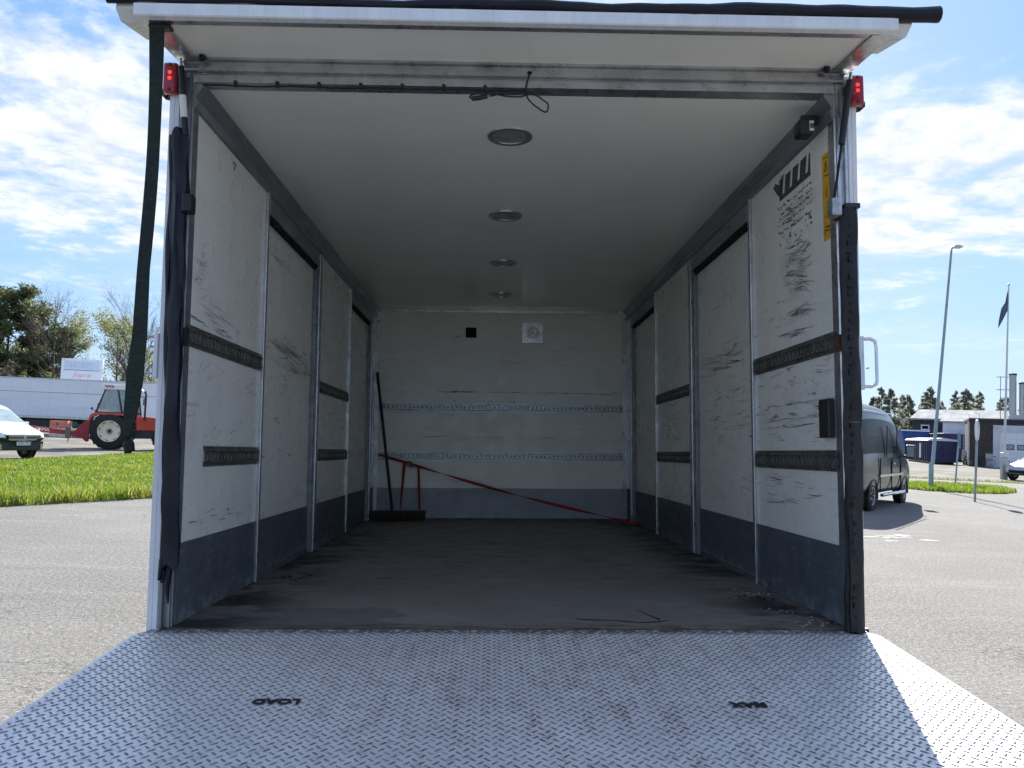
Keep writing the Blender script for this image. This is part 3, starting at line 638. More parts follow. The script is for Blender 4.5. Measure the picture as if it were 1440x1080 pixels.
# yellow sticker beside the frame
ys = box('yellow_sticker', yellow_m, right_wall, W - .0016, W - .0004, .052, .122, 1.452, 1.795)
for (s_, zz, sz) in (('A', 1.745, .05), ('!', 1.68, .04), ('1n', 1.475, .045)):
    pass
mb = MB()
def stroke(pts, t=.0035):
    for (a, b_) in zip(pts[:-1], pts[1:]):
        a = Vector(a); b_ = Vector(b_); d = (b_ - a).normalized(); nrm = Vector((-d.y, d.x)) * t / 2
        mb.add([(W - .0024, *(p)) for p in (a - nrm, b_ - nrm, b_ + nrm, a + nrm)], [(0, 1, 2, 3)])
stroke([(.070, 1.725), (.085, 1.765), (.100, 1.725), (.070, 1.725)]); stroke([(.085, 1.755), (.085, 1.735)])
stroke([(.108, 1.78), (.062, 1.775)]); stroke([(.060, 1.70), (.110, 1.712)]); stroke([(.075, 1.66), (.083, 1.62), (.092, 1.655)])
stroke([(.06, 1.50), (.10, 1.505)], .006); stroke([(.065, 1.485), (.105, 1.492), (.105, 1.475)], .005)
for k in range(7): stroke([(.062 + .006 * k, 1.54 + .004 * (k % 3)), (.066 + .006 * k, 1.545)], .003)
tag(mb.build('sticker_print', print_m, right_wall), kind='stuff')
# hand written scribble on the left wall
mb = MB()
P_ = [(.045 + t * .010, .795 + .006 * math.sin(t * 2.1) + .003 * math.sin(t * 5)) for t in np.linspace(0, 14, 44)]
for a, b_ in zip(P_[:-1], P_[1:]): mb.add([(-W + .0012, a[0], a[1] - .0012), (-W + .0012, b_[0], b_[1] - .0012), (-W + .0012, b_[0], b_[1] + .0012), (-W + .0012, a[0], a[1] + .0012)], [(0, 1, 2, 3)])
tag(mb.build('pen_scribble', print_m, left_wall), 'thin pen scribble on the left wall below the upper rail')
# door latch on right wall
lt = MB().box(W - .03, W - .0005, .062, .150, .687, .835).build('door_latch', black_pl, right_wall, bevel=.006)

# ceiling lights
for k, yy in enumerate((.455, 1.62, 2.785, 3.95)):
    lt = MB().lathe([(.098, -.0003), (.097, -.007), (.090, -.010), (.074, -.008), (.072, -.0003)], 36, Matrix.Translation((-.016, yy, H)), 'z', loop=True).build('ceiling_light', chrome if k < 0 else alu, T, smooth=True)
    tag(lt, ('round recessed ceiling light nearest the door', 'second round ceiling light from the door', 'third round ceiling light from the door', 'farthest round ceiling light')[k])
    MB().lathe([(.0722, -.0042), (.060, -.0028), (.035, -.0022), (.0001, -.0020)], 32, Matrix.Translation((-.016, yy, H)), 'z').build('lamp_bowl', lamp_m, lt, smooth=True)
    for q in range(3): MB().lathe([(.005, -.0085), (.003, -.0105), (.0001, -.011)], 8, Matrix.Translation((-.016 + .084 * math.cos(q * 2.09 + .4), yy + .084 * math.sin(q * 2.09 + .4), H)), 'z').build('screw', galv, lt)

# rear portal frame
for sg in (-1, 1):
    prof = [(1.290, -.012), (1.290, .06), (1.248, .06), (1.248, -.006), (1.254, -.006), (1.255, -.012), (1.2705, -.012), (1.271, -.010), (1.2725, -.010), (1.273, -.012)]
    ps = MB().prism(prof, -.05, 2.05, lambda u, v, t: (sg * u if sg < 0 or u < 1.25 else u - .028 * (1 - max(0, t) / 2.05) * (u - 1.248) / .042, v, t)).build('rear_post', frame_w, T)
    prof = [(1.2475, -.018), (1.2475, .058), (1.208, .058), (1.208, .006), (1.213, .002), (1.213, -.008), (1.222, -.008), (1.224, 0.0), (1.236, 0.0), (1.238, -.018)]
    MB().prism(prof, .001, 2.03, lambda u, v, t: (sg * u, v, t)).build('inner_channel', alu_dk if sg < 0 else alu, T)
mb = MB(); prof = [(.060, H + .02), (.060, H + .095), (-.018, H + .095), (-.018, H + .082), (-.006, H + .078), (-.006, H + .062), (-.016, H + .058), (-.016, H + .040), (-.002, H + .036), (-.002, H + .034)]
MB().prism([(v, u) for v, u in prof] + [(-.002, H + .02)], -1.245, 1.245, lambda u, v, t: (t, u, v)).build('header_profile', alu, T)
MB().prism([(-.010, H - .002), (-.010, H + .026), (-.004, H + .033), (.055, H + .0195), (.055, H - .002)], -1.207, 1.207, lambda u, v, t: (t, u, v)).build('header_lower_rail', alu, T)
# roof skin / outer roof
box('roof', frame_w, T, -OW - .005, OW + .005, .062, L + .06, H + .072, H + .10)

# top flap
FL = empty; flap = MB().prism([(-.005, 2.088), (-.335, 2.060), (-.335, 2.090), (-.005, 2.128)], -1.235, 1.235, lambda u, v, t: (t, u, v)).build('top_flap', ceil_m, T)
tag(flap, 'short top flap door standing out over the opening')
MB().prism([(-.3352, 2.049), (-.362, 2.049), (-.366, 2.053), (-.366, 2.091), (-.3352, 2.094)], -1.275, 1.275, lambda u, v, t: (t, u, v)).build('flap_edge', frame_w, flap)
MB().prism([(-.3348, 2.053), (-.3348, 2.0585), (-.295, 2.0615), (-.295, 2.0565)], -1.235, 1.235, lambda u, v, t: (t, u, v)).build('flap_lip', alu, flap)
for sg in (-1, 1):
    mb = MB(); mb.prism([(.02, 2.082), (-.3345, 2.051), (-.3345, 2.094), (.02, 2.135)], 1.2355, 1.275, lambda u, v, t: (sg * t, u, v)); mb.prism([(.01, 2.078), (-.33, 2.050), (-.33, 2.0545), (.01, 2.0825)], 1.205, 1.2353, lambda u, v, t: (sg * t, u, v))
    mb.build('flap_side_rail', alu, flap)
    mb = MB(); mb.prism([(-.30, 2.062), (-.10, 2.105), (-.08, 2.15), (-.33, 2.135), (-.34, 2.085)], 1.277, 1.345 if sg < 0 else 1.335, lambda u, v, t: (sg * t, u, v)); mb.build('flap_corner_cover', frame_w, flap)
    mb = MB(); mb.box(*(sorted((sg * 1.19, sg * 1.24))), -.02, .01, 2.045, 2.06); mb.tube([(sg * 1.235, -.03, 2.06), (sg * 1.235, .02, 2.055)], .008, 8); mb.build('hinge', alu_dk, flap)
    MB().lathe([(.012, 0), (.014, -.01), (.009, -.018)], 10, Matrix.Translation((sg * 1.17, -.035, 2.082)), 'z').build('rubber_stop', rubber, flap)
# black rubber along the flap's outer edge
mb = MB(); N_ = 60; pts = []
for i in range(N_ + 1):
    t = i / N_; x_ = -1.37 + t * 2.79; sag = -.012 * math.sin(math.pi * t) ** 2
    pts.append((x_, -.352 + .004 * math.sin(t * 23), 2.112 + .004 * (t - .5) + .003 * math.sin(t * 17) + .002 * math.sin(t * 51)))
mb.tube(pts, [.013 + .012 * (i / N_) + .0012 * math.sin(i * 1.7) for i in range(N_ + 1)], 10, flat=1.05)
mb.build('flap_seal', rubber, flap, smooth=True)

# marker lamps
for sg in (-1, 1):
    cx = sg * 1.282
    lp = MB().box(cx - .026, cx + .026, -.045, -.012, 1.936, 2.052).build('marker_lamp', red_lens, T, bevel=.009)
    tag(lp, ('left' if sg < 0 else 'right') + ' red marker lamp with lit points')
    for zz in (1.99, 2.012): MB().lathe([(.0001, -.0495), (.006, -.048), (.008, -.044)], 10, Matrix.Translation((cx, 0, zz))).build('led', led_m, lp)
    for zz in (1.947, 2.042): MB().lathe([(.0001, -.047), (.006, -.0465), (.006, -.044)], 10, Matrix.Translation((cx, 0, zz))).build('screw', black_pl, lp)
    box('lamp_bracket', black_pl, T, *(sorted((sg * 1.291, sg * 1.335))), .01, .06, 1.952, 1.972)
    MB().tube([(sg * 1.291, .03, 1.93), (sg * 1.33, .035, 1.953)], .004, 6).build('bracket_arm', black_pl, T)

# gas struts
for sg, top, bot, b2 in ((-1, (-1.243, -.05, 2.062), (-1.196, -.035, 1.545), (-1.190, -.03, 1.50)), (1, (1.256, -.05, 2.055), (1.184, -.035, 1.565), (1.182, -.03, 1.52))):
    t_, b_ = Vector(top), Vector(bot); c1 = t_.lerp(b_, .06); c2 = t_.lerp(b_, .56)
    gs = MB().tube([c1, c2], .0125 if sg > 0 else .0115, 14).build('gas_strut', black_pl, T, smooth=True); tag(gs, ('left' if sg < 0 else 'right') + ' black gas strut of the top flap')
    MB().tube([c2, b_], .0052, 8).build('strut_rod', black_gap if sg < 0 else rubber, gs, smooth=True)
    MB().tube([t_, c1], .007, 8).build('strut_end', chrome, gs, smooth=True)
    br = MB().box(bot[0] - .019, bot[0] + .019, -.062, -.012, bot[2] - .062, bot[2] + .006).build('strut_bracket', galv if sg > 0 else black_pl, gs, bevel=.006)
    if sg < 0:
        MB().tube([c1.lerp(c2, .42), c1.lerp(c2, .74)], .0122, 14).build('strut_label', white_lab, gs, smooth=True)
box('lock_bracket', steel_rust, T, 1.196, 1.214, -.028, .0015, 1.50, 1.575)

# rubber seals on the posts
def seal(name, xc, z0, z1, wdt, m_, seed, label, wave, tilt=0.0):
    mb = MB(); n_ = 70; nr = 14; rg = np.random.default_rng(seed); ph = rg.random(6) * 6
    vs = []
    for i in range(n_ + 1):
        t = i / n_; z_ = z0 + (z1 - z0) * t
        for k in range(nr):
            a = 2 * math.pi * k / nr; rad = wdt * (1 + .13 * math.cos(3 * a + t * 5 + ph[0]) + .10 * math.cos(5 * a - t * 7 + ph[1]) + .05 * math.sin(t * 60 + a * 2 + ph[2]))
            vs.append((xc + tilt * t + wave * math.sin(t * 5.5 + ph[3]) + rad * math.cos(a), -.040 + .55 * rad * math.sin(a) + .004 * math.sin(t * 31), z_ + (.012 * math.sin(a * 3 + 1) if i in (0, n_) else 0)))
    fs = [(i * nr + k, i * nr + (k + 1) % nr, (i + 1) * nr + (k + 1) % nr, (i + 1) * nr + k) for i in range(n_) for k in range(nr)] + [tuple(range(nr)), tuple(n_ * nr + k for k in range(nr))]
    mb.add(vs, fs); o = mb.build(name, m_, T, smooth=True); return tag(o, label)
sl_ = seal('door_seal', -1.204, .215, 1.79, .0275, rubber, 3, 'left black rubber door seal bulging off the post', .003, -.036)
# second lip of the left seal, and the torn ends hanging at its foot
mb = MB(); mb.tube([(-1.230 - .022 * z_ + .003 * math.sin(z_ * 4), -.034 + .004 * math.sin(z_ * 9), z_) for z_ in np.linspace(.16, 1.775, 40)], [.009 + .003 * math.sin(k * .7) for k in range(40)], 8)
mb.tube([(-1.205, -.04, .24), (-1.210, -.045, .15), (-1.207, -.04, .09)], [.012, .010, .003], 7); mb.tube([(-1.232, -.04, .24), (-1.240, -.045, .17)], [.012, .005], 7)
mb.build('seal_lip', rubber, sl_, smooth=True)
sr_ = seal('door_seal', 1.214, -.008, 1.535, .0325, rubber_worn, 5, 'right worn black rubber door seal with a ragged surface', .001, .020)
mb = MB(); mb.tube([(1.247 + .010 * z_, -.03, z_) for z_ in np.linspace(-.008, 1.52, 12)], .0070, 8); mb.build('seal_lip', rubber, sr_, smooth=True)
mb = MB()
for z_ in np.arange(.05, 1.5, .032): mb.box(1.203 + .013 * z_ + .004 * math.sin(z_ * 40), 1.2115 + .013 * z_ + .006 * math.sin(z_ * 57), -.0625, -.054, z_, z_ + .012 + .008 * math.sin(z_ * 91))
tag(mb.build('seal_studs', rubber, sr_), kind='stuff')
MB().box(1.215, 1.272, -.06, -.02, 1.533, 1.552).build('seal_clamp', black_pl, sr_, bevel=.003)
box('hinge_bracket', steel_rust, T, 1.19, 1.226, -.03, .0, 1.005, 1.065)
box('hinge_bracket', black_pl, T, -1.226, -1.19, -.03, .0, 1.0, 1.065)

# work lamp near the right cant rail
wl = MB().box(1.098, 1.158, .055, .125, 1.858, 1.925).build('work_lamp', black_pl, T, bevel=.012)
tag(wl, 'small black work lamp below the right ceiling rail'); box('lamp_label', white_lab, wl, 1.136, 1.153, .0535, .0548, 1.872, 1.912)
mb = MB()
for k in range(8): mb.box(1.1375 + .002 * k, 1.1385 + .002 * k, .0522, .0534, 1.882, 1.902)
tag(mb.build('label_print', print_m, wl), kind='stuff')
MB().box(1.12, 1.19, .09, .11, 1.915, 1.95).build('lamp_mount', black_pl, wl)

# outside grab handle on the right and door hook brackets on the left
gh = MB().tube([(1.300, .10, 1.066), (1.368, .10, 1.068), (1.386, .10, 1.060), (1.390, .10, 1.040), (1.390, .10, .910), (1.386, .10, .893), (1.368, .10, .884), (1.300, .10, .884)], .0070, 12).build('grab_handle', chrome, T, smooth=True)
MB().box(1.2905, 1.330, .07, .13, .870, 1.075).build('handle_plate', alu, gh, bevel=.002)
hb = MB().box(-1.306, -1.2905, -.022, .03, .880, 1.045).build('hook_plate', frame_w, T, bevel=.003)
for zz in (1.036, .902): MB().tube([(-1.315, .02, zz), (-1.352, .02, zz + .002)], .0055, 8).build('hook_pin', galv, hb)
for zz in (.995, .925): MB().lathe([(.005, 0), (.004, -.004)], 8, Matrix.Translation((-1.31, -.022, zz))).build('screw', alu_dk, hb)

# tail lift platform
SL = R(4.5); PM = Matrix.Translation((0, -.012, -.004)) @ Matrix.Rotation(SL, 4, 'X')
pf = bpy.data.objects.new('lift_platform', MB().prism([(-1.275, 0), (1.262, 0), (1.262, -.03), (1.285, -.06), (1.285, -1.55), (-1.31, -1.55), (-1.31, -.06), (-1.275, -.02)], -.035, -.0005, lambda u, v, t: (u, v, t)).mesh('lift_platform', tread_m)); col.objects.link(pf)
pf.parent = truck; pf.matrix_local = PM; tag(pf, 'lowered aluminium tread plate platform of the tail lift')
mb = MB(); p_ = .0335; hgt = .0022
for j in range(int(1.54 / p_)):
    for i in range(int(2.58 / p_)):
        for k in range(2):
            cx = -1.30 + (i + .5 * k + .25) * p_; cy = -.010 - (j + .5 * k + .25) * p_
            if not (-1.30 < cx < 1.275) or (cy > -.05 and not (-1.27 < cx < 1.255)): continue
            a = R(46 if k else -46) + rng.normal(0, .03); c_, s_ = math.cos(a), math.sin(a); l_, w_ = .0125, .0034
            pt = [(-l_, 0, 0), (-l_ * .45, -w_, 0), (l_ * .45, -w_, 0), (l_, 0, 0), (l_ * .45, w_, 0), (-l_ * .45, w_, 0), (-l_ * .5, 0, hgt), (l_ * .5, 0, hgt)]
            mb.add([(cx + x_ * c_ - y_ * s_, cy + x_ * s_ + y_ * c_, z_ - .0004) for x_, y_, z_ in pt], [(0, 1, 6), (1, 2, 7, 6), (2, 3, 7), (3, 4, 7), (4, 5, 6, 7), (5, 0, 6)])
me = bpy.data.meshes.new('tread_bars'); me.from_pydata(mb.v, [], mb.f); me.materials.append(bars_m)
tb = bpy.data.objects.new('tread_bars', me); col.objects.link(tb); tb.parent = pf; tag(tb, kind='stuff')
text('lettering', 'LOAD', .046, print_m, pf, axes((-.659, -.652, .0030), (-1, 0, 0), (0, -1, 0)), ext=.0008, sx=1.03, bold=.0018)
text('lettering', 'MAX', .044, print_m, pf, axes((.622, -.678, .0030), (-1, 0, 0), (0, -1, 0)), ext=.0008, sx=1.02, bold=.0018)
mb = MB(); mb.box(-1.20, 1.20, -.012, .006, -.03, -.001)
mb.build('threshold_angle', steel_rust, T)

# chassis, wheels, cab (ahead of the box, out of sight from behind)
ch = MB()
for s_ in (-.42, .42): ch.box(s_ - .04, s_ + .04, .1, 6.9, -.30, -.075)
for yy in (.3, 1.4, 2.6, 3.8, 5.2): ch.box(-.38, .38, yy, yy + .08, -.26, -.12)
ch = ch.build('chassis', bumper_m, T)
MB().box(-1.2, 1.2, .18, .28, -.58, -.46).build('underrun_bar', bumper_m, T, bevel=.01)
mb = MB()
for s_ in (-.5, .5): mb.tube([(s_, .35, -.34), (s_, -.25, -.16)], .04, 8)
mb.build('lift_arm', bumper_m, T)
mb = MB()
for s_ in (-.5, .5): mb.box(s_ - .04, s_ + .04, -.34, -.02, -.14, -.042)
mb.build('platform_bracket', bumper_m, T)
def wheel(parent, loc, rad, wid, rimm, name='wheel', spokes=10, dual=False, rimr=.62, ang=0.0):
    prof = [(rad * rimr, -wid * .5), (rad * .93, -wid * .5), (rad, -wid * .36), (rad, wid * .36), (rad * .93, wid * .5), (rad * rimr, wid * .5)]
    t_ = MB().lathe(prof, 40, loop=True).build(name, tyre_m, parent, smooth=True); t_.location = loc; t_.rotation_euler = (0, ang, 0)
    mb = MB()
    for s_ in (-1, 1):
        mb.lathe([(rad * rimr, s_ * wid * .49), (rad * rimr * .93, s_ * wid * .47), (rad * rimr * .90, s_ * wid * .30), (rad * .22, s_ * wid * .22), (rad * .2, s_ * wid * .34), (.0001, s_ * wid * .36)], 32, cap=False)
        for k in range(spokes):
            Mx = Matrix.Rotation(2 * math.pi * k / spokes, 4, 'Y'); mb.box(rad * .18, rad * rimr * .93, min(s_ * wid * .30, s_ * wid * .43), max(s_ * wid * .30, s_ * wid * .43), -rad * .035, rad * .035, Mx)
    mb.build('rim', rimm, t_, smooth=False)
    return t_
for s_ in (-1, 1):
    for dx_ in (0, .29): wheel(T, (s_ * (.78 + dx_ * 1.0), 1.65, -.52), .40, .24, rim_a)
    wheel(T, (s_ * 1.0, 5.45, -.52), .40, .24, rim_a)
cab = MB().prism([(5.0, -.35), (5.0, 1.55), (5.3, 1.62), (6.3, 1.5), (6.75, .85), (6.85, .5), (6.88, -.5), (5.9, -.5), (5.85, -.1), (5.1, -.1), (5.05, -.35)], -1.02, 1.02, lambda u, v, t: (t, u, v)).build('cab', paint_w, T, bevel=.05)
MB().prism([(6.345, 1.43), (6.745, .88), (6.765, .9), (6.365, 1.45)], -.92, .92, lambda u, v, t: (t, u, v)).build('windscreen', glass_m, cab)
for s_ in (-1, 1): MB().prism([(5.5, .85), (5.5, 1.4), (6.2, 1.38), (6.55, .85)], 1.021, 1.03, lambda u, v, t: (s_ * t, u, v)).build('side_window', glass_m, cab)

# ------------------------------------------------------------------ loose things in and on the truck
def tframe(o, origin): o.matrix_world = TRUCK @ Matrix.Translation(origin)
def loose(mb, name, m_, origin, label, cat, smooth=False, group=None, kind=None):
    o = bpy.data.objects.new(name, mb.mesh(name, m_, smooth, origin)); col.objects.link(o); tframe(o, origin); return tag(o, label, cat, group, kind)
# green pull strap
g0 = (-1.22, -.30, 2.04)
ps = empty('pull_strap', 'long dark green webbing pull strap hanging knotted from the top flap', 'strap', M=TRUCK @ Matrix.Translation(g0))
def ribbon(pts, wid, thick, nrm=None, tw=None):
    """flat band along pts; tw = roll in radians per point"""
    mb = MB(); pts = [Vector(p) for p in pts]; vs = []
    for i, p in enumerate(pts):
        t = (pts[min(i + 1, len(pts) - 1)] - pts[max(i - 1, 0)]).normalized(); a = Vector(nrm); nn = (a - t * a.dot(t)).normalized(); s_ = t.cross(nn)
        r_ = tw[i] if tw is not None else 0; n2 = nn * math.cos(r_) + s_ * math.sin(r_); s2 = t.cross(n2); wd_ = wid[i] if isinstance(wid, (list, tuple, np.ndarray)) else wid
        for (u, v) in ((-1, -1), (0, -1.15), (1, -1), (1, 1), (0, 1.15), (-1, 1)): vs.append(p + s2 * u * wd_ / 2 + n2 * v * thick / 2)
    n6 = 6; fs = [(i * n6 + k, i * n6 + (k + 1) % n6, (i + 1) * n6 + (k + 1) % n6, (i + 1) * n6 + k) for i in range(len(pts) - 1) for k in range(n6)] + [tuple(range(n6)), tuple((len(pts) - 1) * n6 + k for k in range(n6))]
    return mb.add(vs, fs)
ts = np.linspace(0, 1, 48)
xs_ = np.interp(ts, [0, .12, .35, .6, .75, .9, 1], [0, -.002, -.009, -.020, -.018, -.030, -.044])
wd = np.interp(ts, [0, .05, .3, .6, .75, .86, .95, .985, 1], [.050, .050, .047, .044, .054, .064, .048, .018, .010])
mb = ribbon([(xs_[i], .02 * math.sin(t * 5) - .01 + .045 * t, -t * 1.375) for i, t in enumerate(ts)], list(wd), .004, (0, -1, 0), [.12 * math.sin(t * 9) + .25 * math.sin(t * 3) for t in ts])
mb.build('webbing', green_web, ps, smooth=True)
mb = MB(); mb.lathe([(.0001, -.024), (.010, -.022), (.017, -.012), (.019, 0), (.016, .012), (.009, .020), (.0001, .022)], 14, Matrix.Translation((-.046, .034, -1.405)), 'z')
mb.v = [(x_ + .003 * math.sin(z_ * 300), y_ + .003 * math.sin(z_ * 240 + 1), z_ + .003 * math.sin(x_ * 500)) for x_, y_, z_ in mb.v]; mb.build('knot', green_web, ps, smooth=True)
MB().box(-.028, .045, -.015, .02, -.004, .012).build('strap_clip', black_pl, ps, bevel=.004)

# cable with connector looped at the header
def K(u, v, y=-.03): return (.046 + (u - 745) / 390, y, 2.044 - (v - 102) / 385)
c0 = K(741, 130)
cb = empty('looped_cable', 'looped black cable with a plug hanging from the header rail', 'cable', M=TRUCK)
def spline(pts, n_=6):
    P = [Vector(p) for p in pts]; out_ = []
    for i in range(len(P) - 1):
        p0, p1, p2, p3 = P[max(i - 1, 0)], P[i], P[i + 1], P[min(i + 2, len(P) - 1)]
        for k in range(n_):
            t = k / n_; out_.append(.5 * ((2 * p1) + (p2 - p0) * t + (2 * p0 - 5 * p1 + 4 * p2 - p3) * t * t + (3 * p1 - p0 - 3 * p2 + p3) * t ** 3))
    return out_ + [P[-1]]
mb = MB(); mb.tube(spline([K(u, v) for u, v in ((745, 103), (743, 112), (740, 124), (740, 132), (744, 143), (756, 154), (768, 161), (772, 157), (772, 149), (765, 143), (753, 135), (742, 132), (738, 137), (730, 139), (712, 138.5), (700, 136.5), (688, 134), (672, 135), (661, 137.5), (658.5, 141), (664, 144))]), .0032, 8)
mb.tube(spline([K(u, v, -.034) for u, v in ((740, 132), (728, 135), (715, 136), (702, 136), (694, 138), (686, 139.5))]), .0032, 8)
mb.build('cord', cable_m, cb, smooth=True)
mb = MB(); mb.tube([K(661, 143), K(672, 141.5), K(684, 139)], [.0085, .0095, .008], 10); mb.box(*[f_ for f_ in (K(676, 0)[0], K(684, 0)[0])], -.037, -.024, K(0, 141)[2], K(0, 136)[2]); mb.build('plug', black_pl, cb, smooth=True)
MB().lathe([(.0001, 0), (.009, -.001), (.010, -.005), (.006, -.008)], 12, Matrix.Translation(K(745, 101.5)), 'z').build('grommet', rubber, cb, smooth=True)
# thin lead along the header with clips
ld = empty('header_lead', 'thin black lead clipped along the lower edge of the header rail', 'cable', M=TRUCK)
mb = MB(); mb.tube([(x_, -.016, 1.978 + .0018 * math.sin(x_ * 21)) for x_ in np.linspace(-1.17, .03, 60)], .0036, 6); mb.build('cord', cable_m, ld, smooth=True)
for x_ in np.arange(-1.05, .03, .155): MB().box(x_ - .006, x_ + .006, -.022, -.0102, 1.974, 1.996).build('clip', black_pl, ld)

# broom
bo = (-.985, 4.44, 0.0)
br = empty('push_broom', 'wide push broom with a long dark handle leaning in the far left corner', 'broom', M=TRUCK @ Matrix.Translation(bo))
MB().tube([(.0, .0, .07), (-.20, .24, 1.375)], .0135, 10).build('handle', wood_dk, br, smooth=True)
hd = MB().box(-.305, .305, -.035, .035, .062, .088).build('head', wood_dk, br, bevel=.006); hd.rotation_euler = (0, 0, R(4))
mb = MB()
for i in range(60):
    for j in range(5):
        x_ = -.295 + i * .01; y_ = -.028 + j * .014; mb.tube([(x_, y_, .062), (x_ + rng.normal(0, .004), y_ * 1.25 + rng.normal(0, .004), .001)], [.0045, .0035], 4)
o = mb.build('bristles', bristle, br); o.rotation_euler = (0, 0, R(4)); tag(o, kind='stuff')

# red ratchet strap
rs = empty('ratchet_strap', 'red ratchet strap slung from the far wall rail down to the floor', 'strap', M=TRUCK)
def lerp3(a, b_, t): return tuple(a[i] + (b_[i] - a[i]) * t for i in range(3))
A_, B_, C_ = (-1.150, 4.688, .592), (-.86, 4.655, .512), (1.19, 4.10, .012)
ribbon([lerp3(A_, B_, t) for t in np.linspace(0, 1, 6)], .026, .003, (0, -1, .1), [.9, .8, .6, .5, .4, .3]).build('webbing_end', red_web, rs)
tt = np.linspace(0, 1, 60)
ribbon([(B_[0] + (C_[0] - B_[0]) * t, B_[1] + (C_[1] - B_[1]) * t, B_[2] + (C_[2] - B_[2]) * t - .030 * math.sin(math.pi * t)) for t in tt], .028, .0028, (0, -1, .1), list(tt * 9.0 + .25)).build('webbing', red_web, rs)
ribbon(spline([(-.905, 4.650, .528), (-.912, 4.645, .45), (-.918, 4.63, .33), (-.925, 4.60, .2), (-.925, 4.55, .09)]), .029, .003, (0, -1, 0), [.1 + .05 * k for k in range(25)]).build('webbing_tail', red_web, rs)
ribbon(spline([(-.775, 4.648, .497), (-.770, 4.645, .40), (-.765, 4.63, .3), (-.757, 4.60, .18), (-.750, 4.55, .088)]), .022, .003, (0, -1, 0), [.5 - .02 * k for k in range(25)]).build('webbing_tail', red_web, rs)
mb = MB(); mb.box(-.885, -.84, 4.638, 4.668, .492, .536); mb.box(-.862, -.825, 4.632, 4.642, .474, .50); mb.tube([(-.86, 4.63, .51), (-.86, 4.67, .51)], .012, 10); mb.build('ratchet', galv_dk, rs, bevel=.003)
MB().tube([(-1.16, 4.70, .60), (-1.148, 4.69, .600), (-1.142, 4.688, .592)], .005, 6).build('hook', galv_dk, rs)

# litter on the floor
def crumb(name, x_, y_, s_, m_, label, cat, n_=7, seed=1, z=.001):
    rg = np.random.default_rng(seed); mb = MB()
    for k in range(n_):
        cx, cy = rg.normal(0, s_, 2); r_ = min(.012, s_ * (.10 + .22 * rg.random())); hz = r_ * (.15 + .45 * rg.random()); a = rg.random() * 6
        pts = [(cx + r_ * math.cos(a + t) * (.6 + .6 * rg.random()), cy + r_ * math.sin(a + t) * (.5 + .5 * rg.random()), 0.0) for t in np.linspace(0, 5.4, 7)]
        mb.add([(x_ + p[0], y_ + p[1], z) for p in pts] + [(x_ + cx, y_ + cy, z + hz)], [(i, (i + 1) % 7, 7) for i in range(7)])
    return loose(mb, name, m_, (x_, y_, 0), label, cat)
wrapper = mat('blue_foil', (.03, .04, .35), .3, .3, .2); redp = mat('dull_red_foil', (.3, .03, .05), .4, 0, .2); palep = mat('pale_scraps', (.22, .20, .15), .7, 0, .3)
crumb('crumpled_wrapper', 1.02, .335, .018, wrapper, 'small shiny blue scrap on the floor near the right wall', 'litter', 6, 2)
crumb('wood_chips', 1.045, .345, .030, palep, 'pale chips lying beside the blue scrap', 'litter', 9, 3)
crumb('red_scrap', .925, .27, .010, redp, 'tiny dull red scrap on the floor in front of the blue scrap', 'litter', 4, 4)
crumb('dust_heap', 1.10, .75, .06, palep, 'pale crumbs swept against the right wall near the door post', 'litter', 22, 5)
crumb('dark_debris', 1.08, .62, .05, wood_dk, 'dark debris along the right wall by the door post', 'litter', 20, 6)
crumb('sawdust', 1.12, .12, .055, palep, 'tan sawdust in the right corner of the threshold', 'litter', 30, 7)
crumb('dark_debris', -1.10, 1.15, .07, wood_dk, 'dark debris against the left door post', 'litter', 18, 8)
crumb('paper_scrap', -1.02, 1.08, .020, palep, 'pale paper scrap by the left door post', 'litter', 5, 9)
crumb('bark_piece', .56, .30, .012, wood_dk, 'single dark chip in the middle of the floor', 'litter', 3, 10)
crumb('white_bit', -.66, 4.38, .008, white_lab, 'small white bit beside the broom head', 'litter', 3, 11)
# splintered crack near the threshold
mb = MB(); pts = [(.24, .155), (.30, .135), (.37, .13), (.43, .105), (.47, .09), (.53, .10), (.58, .125)]
for i in range(len(pts) - 1):
    (xa, ya), (xb, yb) = pts[i], pts[i + 1]; w0_, w1_ = .004 + .004 * (i % 2), .004 + .004 * ((i + 1) % 2)
    mb.add([(xa, ya - w0_, .0015), (xb, yb - w1_, .0015), (xb, yb + w1_, .0015), (xa, ya + w0_, .0015)], [(0, 1, 2, 3)])
mb.add([(.50, .33, .0015), (.503, .33, .0015), (.56, .14, .0015), (.552, .135, .0015)], [(0, 1, 2, 3)])
tag(mb.build('floor_crack', black_gap, fl), 'splintered crack in the floor near the threshold')
for (xx, yy) in ((-.60, 1.12), (.52, 1.12), (-.78, 1.9)):
    MB().box(xx - .045, xx + .045, yy - .02, yy + .02, .0004, .0016).build('floor_anchor', galv_dk, fl)

